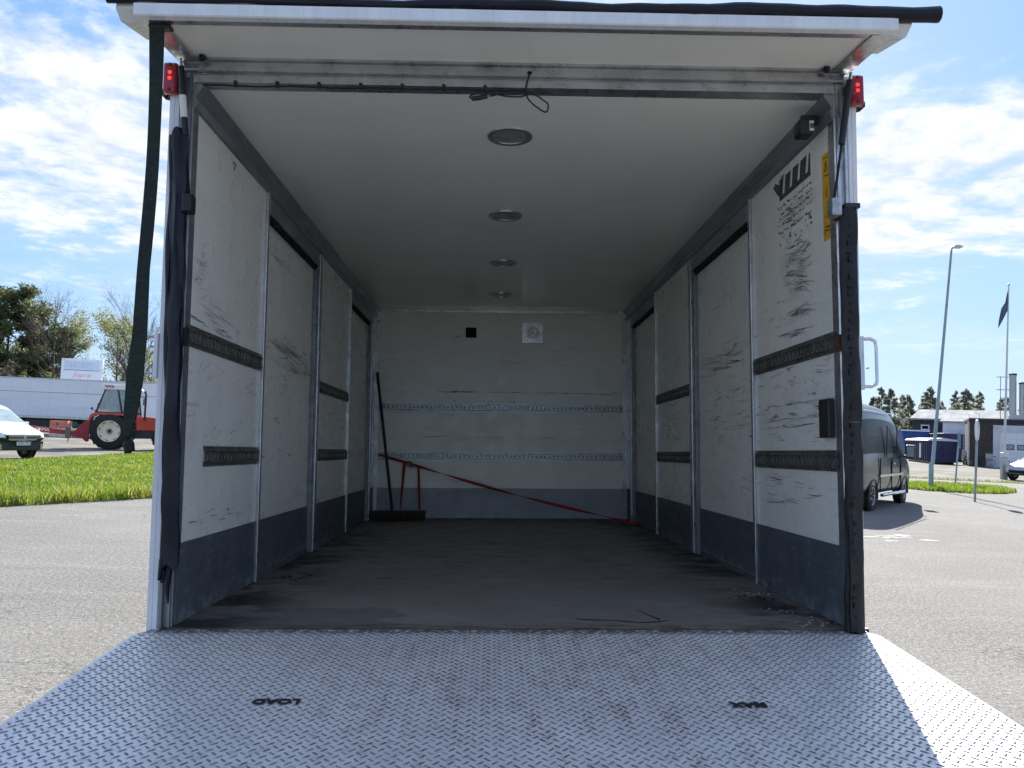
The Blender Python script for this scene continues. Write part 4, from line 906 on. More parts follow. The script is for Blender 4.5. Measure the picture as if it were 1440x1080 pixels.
# ------------------------------------------------------------------ vehicles by lofting
def loft_vehicle(root, st, paint, glass, windows, screen, rear=None, lower=None, belt_i=4):
    """st rows: x, z_sill, halfwidth, z_belt, halfwidth_roof, z_roof"""
    rings = []
    for (x_, zs, hw, zb, hr, zr) in st:
        half = [(0, zs), (hw * .82, zs), (hw * .97, zs + .10), (hw, zs + (zb - zs) * .55), (hw * .975, zb), (hr + (hw - hr) * .25, zb + (zr - zb) * .80), (hr * .80, zr - .012), (0, zr + .02)]
        ring = half + [(-a, b_) for a, b_ in half[-2:0:-1]]
        rings.append([(x_, -a, b_) for a, b_ in ring])
    n_ = len(rings[0]); me = bpy.data.meshes.new('tmp'); vs = [p for r_ in rings for p in r_]; fs = []; mi = []
    for i in range(len(rings) - 1):
        for k in range(n_):
            fs.append((i * n_ + k, i * n_ + (k + 1) % n_, (i + 1) * n_ + (k + 1) % n_, (i + 1) * n_ + k))
            kk = k if k < 7 else n_ - 1 - k
            m__ = 0
            if kk == 4 and i in windows: m__ = 1
            if kk in (5, 6) and i == screen: m__ = 2
            if kk == 4 and i == screen: m__ = 1
            if kk in (0, 1) or (lower and kk == 2): m__ = 3
            mi.append(m__)
    fs += [tuple(range(n_)), tuple((len(rings) - 1) * n_ + k for k in range(n_ - 1, -1, -1))]; mi += [0, 0]
    me.from_pydata(vs, [], fs)
    for i_, p in enumerate(me.polygons): p.material_index = mi[i_]
    bm = bmesh.new(); bm.from_mesh(me); bmesh.ops.recalc_face_normals(bm, faces=bm.faces); bm.to_mesh(me); bm.free()
    for k in range(4): me.materials.append(None)
    tmp = bpy.data.objects.new('tmp', me); col.objects.link(tmp)
    s_ = tmp.modifiers.new('s', 'SUBSURF'); s_.levels = 2; s_.render_levels = 2
    ev = bpy.data.meshes.new_from_object(tmp.evaluated_get(bpy.context.evaluated_depsgraph_get()))
    bpy.data.objects.remove(tmp)
    for idx, (nm, m__) in enumerate((('body', paint), ('side_windows', glass), ('windscreen', glass), ('sills', bumper_m))):
        fl_ = [tuple(p.vertices) for p in ev.polygons if p.material_index == idx]
        if not fl_: continue
        used = sorted({v for f in fl_ for v in f}); mp = {v: i for i, v in enumerate(used)}
        m2 = bpy.data.meshes.new(nm); m2.from_pydata([tuple(ev.vertices[v].co) for v in used], [], [tuple(mp[v] for v in f) for f in fl_]); m2.materials.append(m__)
        m2.polygons.foreach_set('use_smooth', [True] * len(m2.polygons))
        o = bpy.data.objects.new(nm, m2); col.objects.link(o); o.parent = root
    bpy.data.meshes.remove(ev)
def arch(root, x_, y_, r_, m_=None):
    sgn = 1 if y_ > 0 else -1; pts = [(x_ + r_ * math.cos(t), y_, .32 + r_ * math.sin(t)) for t in np.linspace(-.15, math.pi + .15, 16)]
    MB().tube(pts, .03, 6).build('wheel_arch', m_ or bumper_m, root, smooth=True)
    mb = MB().lathe([(.0001, 0), (r_, 0), (r_, .02), (.0001, .02)], 24); o = mb.build('wheel_well', black_gap, root); o.location = (x_, y_ - sgn * .02 - (.02 if sgn > 0 else 0), .32)

# white delivery van at the left edge
VH = R(-19.6); vf = Vector((-14.95, 22.9)); vc = vf - Vector((math.cos(VH), math.sin(VH))) * 2.2
van = empty('delivery_van', 'small white delivery van with dark bumper facing the camera at the left edge', 'van', (vc.x, vc.y, 0), VH)
loft_vehicle(van, [(-2.2, .35, .82, 1.0, .74, 1.62), (-2.1, .28, .88, 1.05, .80, 1.79), (-1.0, .25, .90, 1.08, .82, 1.83), (.35, .25, .90, 1.08, .80, 1.80), (.75, .25, .90, 1.07, .74, 1.68), (1.52, .25, .90, 1.02, .72, 1.10), (1.75, .40, .89, .96, .70, 1.02), (2.1, .56, .86, .84, .66, .92), (2.2, .60, .80, .76, .60, .80)], paint_w, glass_l, (2, 3), 4, lower=True)
MB().prism([(-.80, .30), (-.86, .62), (.86, .62), (.80, .30)], 2.00, 2.235, lambda u, v, t: (t - abs(u) ** 3 * .22, u, v)).build('bumper', bumper_m, van, bevel=.04)
gr = MB().box(2.10, 2.245, -.60, .60, .665, .79).build('grille', black_gap, van, bevel=.02)
for zz in (.70, .755): MB().box(2.2455, 2.256, -.56, .56, zz - .006, zz + .006).build('grille_slat', chrome, gr)
MB().prism([(0, .66), (.055, .735), (0, .81), (-.055, .735)], 2.25, 2.27, lambda u, v, t: (t, u, v)).build('badge', chrome, gr); MB().prism([(0, .705), (.022, .735), (0, .765), (-.022, .735)], 2.2705, 2.273, lambda u, v, t: (t, u, v)).build('badge_centre', black_pl, gr)
for s_ in (-1, 1):
    MB().prism([(.60, .70), (.86, .74), (.88, .86), (.70, .86), (.58, .80)], 2.0, 2.235, lambda u, v, t: (t - (u - .5) * .5, s_ * u, v)).build('headlight', glass_l, van, bevel=.02)
    mb = MB().box(.95, 1.12, s_ * 1.0 - .09, s_ * 1.0 + .09, 1.02, 1.20); mb.box(.98, 1.06, min(s_ * .85, s_ * .98), max(s_ * .85, s_ * .98), 1.03, 1.07); mb.build('mirror', paint_w, van, bevel=.03)
    for x_ in (1.42, -1.35): wheel(van, (x_, s_ * .80, .32), .32, .22, rim_a, spokes=7); arch(van, x_, s_ * .895, .37)
    MB().prism([(.68, .33), (.80, .33), (.76, .52), (.70, .50)], 2.02, 2.20, lambda u, v, t: (t - (u - .5) * .3, s_ * u, v)).build('fog_light', chrome, van)
pl_ = MB().box(2.236, 2.248, -.26, .26, .47, .585).build('number_plate', white_m, van)
MB().box(2.2482, 2.250, .215 - .0, .258, .475, .58).build('plate_band', blue_m, pl_)
o = text('plate_text', 'MZF-772', .12, print_m, pl_, axes((2.2495, -.02, .527), (0, 1, 0), (0, 0, 1)), ext=.001, sx=.9)
# dark camper van on the right
CH = math.atan2(.785, .62); cr_ = Vector((9.12, 16.22)); hd_ = Vector((.62, .785)); lf_ = Vector((-.785, .62)); cc = cr_ + hd_ * 1.83 + lf_ * .86
cv = empty('camper_van', 'glossy black high roof van parked beyond the right rear corner of the truck', 'van', (cc.x, cc.y, 0), CH)
loft_vehicle(cv, [(-3.05, .45, .88, 1.2, .78, 2.30), (-2.98, .38, .96, 1.25, .86, 2.58), (-1.5, .34, .99, 1.28, .88, 2.66), (.55, .34, .99, 1.28, .88, 2.62), (1.35, .34, .99, 1.26, .80, 2.38), (2.25, .34, .98, 1.20, .80, 1.42), (2.6, .34, .97, 1.1, .76, 1.22), (2.95, .38, .88, .95, .68, 1.02), (3.0, .42, .80, .8, .6, .85)], paint_k, glass_m, (1, 2, 3), 4, lower=False)
for s_ in (-1, 1):
    for x_ in (1.83, -1.83): wheel(cv, (x_, s_ * .835, .36), .36, .24, rim_a, spokes=5); arch(cv, x_, s_ * .955, .43)
    mb = MB().box(1.52, 1.66, s_ * 1.16 - .12, s_ * 1.16 + .12, 1.25, 1.62); mb.box(1.55, 1.62, min(s_ * .95, s_ * 1.1), max(s_ * .95, s_ * 1.1), 1.28, 1.34); mi_ = mb.build('mirror', black_pl, cv, bevel=.03)
    MB().box(1.512, 1.519, s_ * 1.16 - .095, s_ * 1.16 + .095, 1.29, 1.58).build('mirror_glass', glass_l, mi_)
    MB().box(-1.35, 1.35, s_ * 1.005 - .012, s_ * 1.005 + .012, .80, .86).build('trim_strip', chrome, cv)
    MB().tube([(-1.3, s_ * 1.04, .36), (1.3, s_ * 1.04, .36)], .045, 8).build('side_step', chrome, cv, smooth=True)
    MB().box(-2.6, .6, s_ * .88 - .01, s_ * .88 + .01, 2.40, 2.425).build('roof_rail', chrome, cv)
    for x_ in (-1.25, .05, 1.18): MB().box(x_ - .006, x_ + .006, s_ * .990 - .012, s_ * .990 + .012, .42, 1.26).build('door_seam', black_gap, cv)
    MB().box(.12, .32, s_ * 1.0 - .02, s_ * 1.0 + .02, 1.10, 1.14).build('door_handle', chrome, cv)
    for x_ in (-.55, .62): MB().box(x_ - .02, x_ + .02, s_ * .990 - .012, s_ * .990 + .012, 1.30, 2.08).build('window_pillar', paint_k, cv)
# silver car at the right edge
sc_ = empty('silver_car', 'silver blue car cut off by the right edge beyond the flagpole', 'car', (28.6, 37.6, 0), R(200))
loft_vehicle(sc_, [(-2.1, .35, .78, .8, .6, .95), (-2.0, .28, .84, .88, .62, 1.02), (-1.3, .25, .87, .92, .62, 1.40), (0.1, .25, .87, .92, .63, 1.46), (.55, .25, .87, .92, .60, 1.36), (1.2, .25, .86, .88, .60, .96), (1.7, .26, .83, .78, .58, .85), (2.1, .30, .74, .62, .5, .68)], paint_s, glass_l, (2, 3), 4, lower=False)
for s_ in (-1, 1):
    for x_ in (1.28, -1.25): wheel(sc_, (x_, s_ * .77, .31), .31, .2, rim_a, spokes=8); arch(sc_, x_, s_ * .865, .35)
    MB().box(.55, .68, s_ * .96 - .08, s_ * .96 + .08, .90, 1.03).build('mirror', white_m, sc_, bevel=.03)
    MB().prism([(.42, .60), (.72, .62), (.74, .72), (.5, .70)], 1.9, 2.06, lambda u, v, t: (t - (u - .4) * .4, s_ * u, v)).build('headlight', glass_l, sc_, bevel=.02)
MB().box(2.0, 2.10, -.45, .45, .38, .52).build('grille', black_gap, sc_, bevel=.02)

# ------------------------------------------------------------------ tractor
TH = R(14); rw = Vector((-16.73, 32.4)); to_ = rw - Vector((math.sin(TH) * .80, -math.cos(TH) * .80))
tr_ = empty('red_tractor', 'red tractor with cream rear rims and a white cab roof on the gravel yard', 'tractor', (to_.x, to_.y, 0), TH)
def tractor_wheel(x_, y_, rad, wid, lugs, rimr):
    t_ = MB().lathe([(rad * rimr, -wid / 2), (rad * .9, -wid / 2), (rad * .965, -wid * .42), (rad * .965, wid * .42), (rad * .9, wid / 2), (rad * rimr, wid / 2)], 48, loop=True).build('wheel', tyre_m, tr_, smooth=True); t_.location = (x_, y_, rad)
    mb = MB()
    for k in range(lugs):
        for s_ in (-1, 1):
            Mx = Matrix.Rotation(2 * math.pi * (k + .25 * s_) / lugs, 4, 'Y') @ Matrix.Translation((rad * .97, s_ * wid * .25, 0)) @ Matrix.Rotation(R(38 * s_), 4, 'X')
            mb.box(-.03, .032, -wid * .28, wid * .28, -.022, .022, Mx)
    tag(mb.build('tread_lugs', tyre_m, t_), kind='stuff')
    mb = MB()
    for s_ in (-1, 1):
        mb.lathe([(rad * rimr, s_ * wid * .5), (rad * rimr * .94, s_ * wid * .5), (rad * rimr * .90, s_ * wid * .33), (rad * rimr * .80, s_ * wid * .33), (rad * rimr * .72, s_ * wid * .22), (rad * rimr * .36, s_ * wid * .18), (rad * rimr * .30, s_ * wid * .24), (.0001, s_ * wid * .24)], 40, cap=False)
    mb.build('rim', rim_c, t_, smooth=True)
    mb = MB()
    for s_ in (-1, 1):
        mb.lathe([(.0001, s_ * wid * .32), (rad * .10, s_ * wid * .32), (rad * .12, s_ * wid * .20)], 16)
        for k in range(8):
            a = 2 * math.pi * k / 8
            mb.lathe([(.0001, s_ * wid * .262), (.02, s_ * wid * .262), (.02, s_ * wid * .2)], 8, Matrix.Translation((rad * rimr * .26 * math.cos(a), 0, rad * rimr * .26 * math.sin(a))))
            Mx = Matrix.Rotation(a + .2, 4, 'Y'); mb.box(rad * rimr * .83, rad * rimr * .90, min(s_ * wid * .325, s_ * wid * .335), max(s_ * wid * .325, s_ * wid * .345), -.07, .07, Mx)
    tag(mb.build('hub', black_pl, t_), kind='stuff')
for s_ in (-1, 1): tractor_wheel(0, s_ * .80, .80, .46, 20, .58); tractor_wheel(2.28, s_ * .78, .56, .34, 18, .55)
MB().box(-.4, 2.6, -.28, .28, .50, .86).build('engine_block', bumper_m, tr_, bevel=.03)
MB().prism([(.95, .85), (.95, 1.45), (1.4, 1.47), (2.55, 1.38), (2.72, 1.28), (2.75, .85)], -.33, .33, lambda u, v, t: (u, t, v)).build('bonnet', trac_r, tr_, bevel=.03)
MB().box(2.10, 2.7505, -.336, .336, 1.0, 1.16).build('bonnet_grille', black_pl, tr_)
cabx = [(-.62, 1.62), (-.30, 2.62), (.78, 2.62), (.95, 1.62), (.80, .95), (.45, .90), (-.2, 1.62)]
cb_ = empty('cab', None, None); del_keys = [k for k in cb_.keys()]
cb_.parent = tr_
for s_ in (-1, 1):
    for (a, b_) in (((-.62, 1.62), (-.30, 2.62)), ((.42, 1.6), (.20, 2.62)), ((.95, 1.45), (.80, 2.62)), ((-.66, 1.60), (.98, 1.60)), ((.50, .95), (.45, 1.6))):
        MB().tube([(a[0], s_ * .74, a[1]), (b_[0], s_ * .70, b_[1])], .038, 6).build('cab_pillar', black_pl, cb_)
    MB().prism([(-.60, 1.62), (-.29, 2.60), (.21, 2.60), (.42, 1.62)], .715, .725, lambda u, v, t: (u, s_ * t, v)).build('side_window', glass_l, cb_)
    MB().prism([(.44, 1.0), (.24, 2.60), (.79, 2.60), (.94, 1.50), (.80, 1.0)], .70, .71, lambda u, v, t: (u, s_ * t, v)).build('door_window', glass_l, cb_)
    # fender
    prof = [(-.86, 1.20), (-.78, 1.50), (-.60, 1.60), (.55, 1.60), (.82, 1.35), (.90, 1.05), (.84, 1.03), (.74, 1.30), (.50, 1.50), (-.5, 1.50), (-.70, 1.40), (-.80, 1.18)]
    MB().prism(prof, .56, 1.02, lambda u, v, t: (u, s_ * t, v)).build('fender', trac_r, tr_, bevel=.01)
    MB().tube([(.84, s_ * .74, 2.35), (1.0, s_ * .98, 2.38), (1.0, s_ * 1.02, 2.30)], .014, 6).build('mirror_arm', black_pl, tr_); MB().box(.97, 1.02, s_ * 1.02 - .09, s_ * 1.02 + .09, 2.0, 2.32).build('mirror', black_pl, tr_, bevel=.02)
    MB().tube([(-.5, s_ * .85, 1.6), (-.72, s_ * .95, 1.72)], .012, 6).build('lamp_arm', black_pl, tr_); MB().lathe([(.0001, -.04), (.05, -.03), (.055, .03), (.0001, .05)], 10, Matrix.Translation((-.74, s_ * .95, 1.76)) @ Matrix.Rotation(R(90), 4, 'Z')).build('rear_lamp', black_pl, tr_)
MB().box(-.60, -.58, -.66, .66, 1.64, 2.0).build('rear_window', glass_l, cb_)
ro = MB().prism([(-.52, 2.62), (-.50, 2.84), (-.4, 2.87), (.85, 2.84), (1.02, 2.66), (1.0, 2.62)], -.80, .80, lambda u, v, t: (u, t, v)).build('cab_roof', white_m, cb_, bevel=.03)
for s_ in (-1, 1):
    for k in range(3): MB().prism([(-.34 + k * .12, 2.81), (-.26 + k * .12, 2.81), (-.16 + k * .12, 2.70), (-.24 + k * .12, 2.70)], .803, .807, lambda u, v, t: (u, s_ * t, v)).build('roof_stripe', plum_m, ro)
MB().box(-.35, .15, -.25, .25, 1.25, 1.72).build('seat', black_pl, cb_, bevel=.05); MB().box(-.42, -.30, -.24, .24, 1.7, 2.15).build('seat_back', black_pl, cb_, bevel=.05)
MB().tube([(1.30, -.42, 1.3), (1.30, -.42, 2.45), (1.25, -.42, 2.62)], .045, 10).build('exhaust', black_pl, tr_, smooth=True)
MB().box(.45, .85, -.62, -.30, .45, .95).build('step', bumper_m, tr_)
# red rear boom carried behind
bm_ = empty('rear_boom', 'red steel boom implement mounted on the back of the tractor', 'farm implement', (to_.x - .95 * math.cos(TH) + .5 * math.sin(TH), to_.y - .95 * math.sin(TH) - .5 * math.cos(TH), 0), TH)
MB().prism([(-.05, .30), (.05, .30), (.10, 1.25), (-.10, 1.25), (-.25, 1.0), (-.55, .72), (-.55, .52), (-.2, .45)], -.06, .06, lambda u, v, t: (u, t, v)).build('mounting_plate', dark_r, bm_, bevel=.008)
MB().prism([(-.50, .56), (-.50, .74), (-2.75, .98), (-2.75, .72)], -.07, .07, lambda u, v, t: (u, t, v)).build('boom_beam', dark_r, bm_, bevel=.008)
MB().box(-.86, -.64, -.10, .10, .42, .92).build('coupling', galv_dk, bm_, bevel=.02); MB().tube([(-.75, 0, .44), (-.75, 0, .25)], .03, 8).build('support_pin', cream_m, bm_)
text('lettering', 'VAMA', .17, white_m, bm_, axes((-1.75, -.073, .775), (1, 0, -.09), (0, 0, 1)), ext=.002, sx=1.2)
for zz in (.45, .85): MB().tube([(.0, 0, zz), (.72, .35, zz)], .03, 6).build('link_arm', galv_dk, bm_)

# boards and boxes beside the tractor
bd = empty('leaning_board', 'weathered pale blue board standing under the red boom', 'board', (-19.72, 31.2, 0), R(8))
MB().box(-.47, .47, -.02, .02, .02, .82).build('panel', ply_m, bd, bevel=.004); MB().box(.472, .56, -.04, .06, 0, .84).build('frame_post', cream_m, bd); MB().box(-.47, .47, -.026, .026, -.0, .018).build('bottom_rail', cream_m, bd)
pb = empty('painted_crate', 'cream and salmon crate standing under the trailer', 'crate', (-26.2, 46.2, 0), R(3))
MB().box(-.52, .52, -.3, .3, 0, .52).build('lower_half', cream_m, pb, bevel=.01); MB().box(-.52, .52, -.3, .3, .525, .98).build('upper_half', orange_m, pb, bevel=.01); MB().box(-.01, .01, -.31, -.301, .02, .96).build('centre_seam', cream_m, pb); MB().box(-.09, .0, -.32, -.311, .70, .84).build('emblem', print_m, pb)

# ------------------------------------------------------------------ semi trailer
tl = empty('semi_trailer', 'long white semi trailer parked behind the tractor', 'trailer', (-29, 51.3, 0), R(1.5))
MB().box(-8.0, 6.9, -1.27, 1.27, 1.12, 3.66).build('box_body', trail_m, tl, bevel=.02)
MB().box(-8.02, 6.92, -1.285, -1.27, 1.05, 1.22).build('lower_rail', alu, tl); MB().box(-8.0, 6.9, -1.28, -1.2702, 2.74, 2.765).build('side_seam', alu_dk, tl); MB().box(-8.02, 6.92, -1.285, -1.2702, 3.60, 3.68).build('top_rail', alu, tl)
MB().box(-8.0, 6.5, -.5, .5, .85, 1.05).build('chassis', bumper_m, tl)
for k in range(12): MB().box(-7.4 + k * 1.2, -7.392 + k * 1.2, -1.274, -1.2702, 1.23, 3.59).build('panel_joint', alu, tl)
MB().box(-7.9, -2.5, -1.26, -1.22, .45, .95).build('side_guard', alu, tl); MB().box(3.4, 6.6, -1.26, -1.22, .95, 1.04).build('side_guard', alu, tl)
for x_ in (-6.2, -4.9, -3.6, 4.6, 5.9):
    for s_ in (-1, 1): wheel(tl, (x_, s_ * 1.0, .5), .5, .34, rim_a)
for x_ in (.95, 1.55): MB().lathe([(.0001, -.45), (.18, -.44), (.24, -.38), (.24, .38), (.18, .44), (.0001, .45)], 24, Matrix.Translation((x_, -.85, .68))).build('air_tank', green_m, tl, smooth=True)
for x_ in (.6, 1.9, 3.2): MB().box(x_ - .03, x_ + .03, -.9, -.84, .2, .9).build('stay', galv_dk, tl)
MB().box(-1.6, .4, -1.1, -.8, .35, .95).build('pallet_box', bumper_m, tl, bevel=.02)

# company pylon sign
py = empty('pylon_sign', 'tall white company sign with three stacked panels rising behind the trailer', 'sign', (-32.2, 60, 0), R(3))
MB().box(-1.55, 1.55, -.16, .16, 2.4, 5.68).build('cabinet', sign_w, py, bevel=.04)
for x_ in (-1.3, 1.3): MB().box(x_ - .1, x_ + .1, -.1, .1, 0, 2.4).build('post', pole_w, py)
for (z0, z1, m__) in ((4.80, 5.50, sign_b), (4.06, 4.74, sign_w), (3.1, 4.0, sign_w)):
    MB().box(-1.30, 1.38, -.172, -.1602, z0, z1).build('panel', m__, py); MB().box(-1.32, 1.40, -.176, -.1602, z0 - .055, z0 - .005).build('panel_joint', alu_dk, py)
text('lettering', 'HCBVS', .55, pale_b, py, axes((.0, -.174, 5.15), (1, 0, 0), (0, 0, 1)), sx=1.05)
text('lettering', 'Sepra', .50, pink_m, py, axes((.0, -.174, 4.40), (1, 0, 0), (0, 0, 1)), sx=1.2, shear=.4)
text('lettering', 'I OHJAUS I HUOLTO I   HUOLTO', .17, plum_m, py, axes((.05, -.174, 3.84), (1, 0, 0), (0, 0, 1)), sx=1.0)

# ------------------------------------------------------------------ right hand background
lp = empty('street_lamp', 'tall slim grey street lamp leaning slightly right on the grass island', 'street lamp', (16.35, 26.4, 0))
MB().tube([(0, 0, 0), (0, 0, .9), (.06, 0, 1.0), (.74, .1, 9.0)], [.085, .085, .065, .04], 12).build('pole', pole_m, lp, smooth=True)
MB().tube([(.74, .1, 9.0), (.76, .1, 9.1), (.84, .1, 9.17)], .03, 8).build('arm', pole_m, lp, smooth=True)
MB().prism([(.78, 9.13), (.84, 9.24), (1.02, 9.25), (1.18, 9.19), (1.10, 9.13)], .0, .2, lambda u, v, t: (u, t, v)).build('lamp_head', pole_w, lp, bevel=.02)
s1 = empty('road_sign', 'road sign seen edge on, on a thin pole behind the lamp post', 'road sign', (18.8, 29, 0), group='road signs on thin poles')
MB().tube([(0, 0, 0), (.14, 0, 2.0)], .032, 10).build('pole', pole_m, s1, smooth=True); MB().prism([(-.35, 1.55), (.35, 1.55), (.35, 2.2), (-.35, 2.2)], -.012, .012, lambda u, v, t: (.15 + t * .8 + u * .62, u * .78 - t * .6, v)).build('plate', pole_m, s1)
MB().prism([(-.32, 1.58), (.32, 1.58), (.32, 2.17), (-.32, 2.17)], .013, .016, lambda u, v, t: (.15 + t * .8 + u * .62, u * .78 - t * .6, v)).build('plate_face', blue_m, s1)
s2 = empty('road_sign', 'nearer road sign seen edge on with a rounded white plate on a grey pole', 'road sign', (14.4, 20.55, 0), group='road signs on thin poles')
MB().tube([(0, 0, 0), (.03, 0, 1.1), (.06, 0, 2.42)], .032, 10).build('pole', pole_m, s2, smooth=True)
MB().prism([(.32 * math.cos(t) * 1.0, 2.14 + .32 * math.sin(t)) for t in np.linspace(0, 6.283, 25)[:-1]], -.02, .02, lambda u, v, t: (.05 + t * .76 + u * .64, u * .76 - t * .64, v)).build('plate', white_m, s2)
MB().tube([(.045, 0, 1.85), (.02, -.05, 1.85)], .03, 8).build('clamp', galv, s2)
fp = empty('flagpole', 'tall pale flagpole with a limp slate blue pennant at the right edge', 'flagpole', (26.7, 38, 0))
MB().tube([(0, 0, 0), (.02, 0, 1.3), (.2, 0, 10.2)], [.07, .065, .03], 12).build('pole', pole_w, fp, smooth=True)
MB().box(-.16, .16, -.10, .10, 0, 1.15).build('sleeve', conc_m, fp, bevel=.03); MB().box(-.14, .18, -.14, .14, 1.15, 1.38).build('collar', pole_w, fp, bevel=.02)
MB().lathe([(.0001, .1), (.06, .05), (.06, -.02), (.03, -.05)], 10, Matrix.Translation((.2, 0, 10.22)), 'z').build('finial', pole_w, fp, smooth=True)
mb = MB(); rows = 14; vs = []
for i in range(rows + 1):
    t = i / rows; xo = .17 - .03 * t
    for j in range(5):
        q = j / 4; wv = (.75 * t if t < .5 else .75 * (1 - t) * 1.2 + .12) * q
        vs.append((xo - wv * .75 - .7 * max(0, t - .45) * q, wv * .35 * math.sin(q * 3 + t * 4), 9.95 - 1.1 * t - .95 * q * t))
mb.add(vs, [(i * 5 + j, i * 5 + j + 1, (i + 1) * 5 + j + 1, (i + 1) * 5 + j) for i in range(rows) for j in range(4)])
fo = mb.build('pennant', flag_m, fp, smooth=True); sd = fo.modifiers.new('t', 'SOLIDIFY'); sd.thickness = .01

# dark warehouse and its pale annex
wh = empty('warehouse', 'charcoal clad warehouse with a pale metal roof behind the containers', 'building', (49.9, 90, 0), R(-38))
MB().prism([(0, 0), (0, 4.62), (6, 5.75), (12, 4.62), (12, 0)], 0, 32, lambda u, v, t: (t, u, v)).build('wall', clad_m, wh)
MB().prism([(-.5, 4.50), (-.5, 4.68), (6, 5.98), (12.5, 4.68), (12.5, 4.50), (6, 5.80)], -.4, 32.4, lambda u, v, t: (t, u, v)).build('roof', roof_m, wh)
wi = MB().box(.75, 1.65, -.06, -.005, 3.35, 3.95).build('window', white_m, wh); MB().box(.87, 1.53, -.07, -.061, 3.47, 3.83).build('pane', glass_m, wi)
an = empty('warehouse_annex', 'pale grey annex with a lean-to metal roof in front of the charcoal warehouse', 'building', (50.7, 85.4, 0), R(-38))
MB().prism([(0, 0), (0, 4.25), (5.3, 4.75), (5.3, 0)], 0, 14, lambda u, v, t: (t, u, v)).build('wall', clad_w, an)
MB().prism([(-.3, 4.22), (-.3, 4.36), (4.9, 5.2), (4.9, 5.0)], -.3, 14.3, lambda u, v, t: (t, u, v)).build('roof', roof_m, an)
for k in range(9): MB().box(.5 + k * 1.5, .53 + k * 1.5, -.03, -.002, .3, 4.1).build('wall_seam', alu, an)
# brick garage
gg = empty('brick_garage', 'dark brown brick garage with a white sectional door and flues on its flat roof', 'building', (39.5, 62, 0), R(-28)); gg.scale = (.857, 1, 1)
mb = MB(); mb.box(0, 2.15, 0, 6, 0, 3.78); mb.box(6.75, 14, 0, 6, 0, 3.78); mb.box(2.15, 6.75, 0, 6, 3.47, 3.78); mb.box(2.15, 6.75, 3, 6, 0, 3.47); mb.build('wall', brick_m, gg)
MB().box(-.08, 14.1, -.10, 6.1, 3.78, 3.93).build('roof_flashing', clad_m, gg); MB().box(-.02, 14.05, -.02, 6, 3.931, 3.99).build('roof', roof_m, gg)
mb = MB(); mb.box(1.95, 2.5, -.12, .0, 0, 3.45); mb.box(6.4, 6.9, -.12, 0, 0, 3.45); mb.box(2.5, 6.4, -.12, 0, 2.93, 3.45); mb.build('door_surround', clad_w, gg)
gd = MB().box(2.5, 6.4, -.05, .02, .0, 2.93).build('garage_door', white_m, gg)
for k in range(1, 5): MB().box(2.5, 6.4, -.056, -.0505, k * .586 - .012, k * .586 + .012).build('door_joint', clad_w, gd)
for x_ in (2.75, 3.90, 5.05): w__ = MB().box(x_, x_ + .92, -.062, -.0505, 1.48, 1.92).build('door_window', black_pl, gd); MB().box(x_ + .06, x_ + .86, -.068, -.0625, 1.54, 1.86).build('pane', glass_l, gd)
MB().box(1.35, 1.94, -.10, -.002, 0, 1.1).build('plinth', conc_m, gg); MB().box(2.05, 2.35, -.2, -.13, 3.2, 3.4).build('wall_lamp', pole_w, gg)
MB().box(-.14, -.02, -.1, .05, 0, 3.7).build('downpipe', conc_m, gg)
mb = MB()
for k in range(10): mb.box(-.5, -.18, .0, .03, .6 + k * .3, .63 + k * .3)
mb.box(-.5, -.47, 0, .03, .4, 3.9); mb.box(-.21, -.18, 0, .03, .4, 3.9); mb.build('wall_ladder', galv, gg)
MB().tube([(.0, .3, 3.95), (.0, .3, 4.35), (.4, .3, 4.45), (.85, .3, 4.35), (.85, .3, 3.95)], .025, 6).build('roof_hoop', galv, gg)
for (x_, r_, z1) in ((4.0, .32, 7.85), (4.75, .22, 7.1), (5.5, .3, 7.9)):
    f_ = MB().tube([(x_, 4, 4.0), (x_, 4, z1)], r_, 16).build('flue', galv, gg, smooth=True); MB().lathe([(r_ + .05, z1), (r_ + .05, z1 + .14), (.0001, z1 + .22)], 14, Matrix.Translation((x_, 4, 0)), 'z').build('flue_cap', green_m, f_)
MB().box(3.6, 6.2, 3.4, 4.6, 4.0, 4.45).build('flue_base', galv, gg, bevel=.03)
mb = MB()
for x_ in (2.95, 3.40): mb.tube([(x_, 4, 3.99), (x_, 4, 7.75)], .03, 6)
for zz in (7.7, 6.6, 5.3): mb.tube([(2.6, 4, zz), (3.7, 4, zz)], .03, 6)
mb.build('roof_ladder_frame', galv_dk, gg)

# containers
def container(name, label, org, ang, L_, W_, z0, H_, m_, tarp, ribs, group=None):
    r_ = empty(name, label, 'container', (org[0], org[1], 0), ang, group)
    bd_ = MB().box(0, W_, 0, L_, z0, H_).build('body', m_, r_, bevel=.03)
    if tarp: MB().prism([(-.04, H_ - .02), (.1, H_ + .12), (W_ / 2, H_ + .24), (W_ - .1, H_ + .12), (W_ + .04, H_ - .02)], -.04, L_ + .04, lambda u, v, t: (u, t, v)).build('tarpaulin', tarp_m, r_, smooth=False)
    for k in range(ribs):
        y_ = .25 + k * (L_ - .5) / max(1, ribs - 1); MB().box(-.075, .0, y_ - .045, y_ + .045, z0 + .05, H_ - .03).build('side_rib', m_, r_)
        
    mb = MB(); mb.box(.3, .42, .1, L_ - .1, 0.0, z0 - .001); mb.box(W_ - .42, W_ - .3, .1, L_ - .1, 0, z0 - .001); mb.build('skid', black_pl, r_)
    return r_
CA = -math.atan2(.28, .96)
c1_ = container('roll_container', 'navy ribbed roll-off container with a white tarpaulin and faded white letters', (38.0, 65.5), CA, 9.0, 2.35, .16, 2.02, navy_m, True, 14)
for (z0, z1) in ((.3, 1.9),): 
    for x_ in (.15, 1.15, 1.25, 2.2): MB().box(x_ - .04, x_ + .04, -.05, 0, z0, z1).build('end_frame', navy_m, c1_)
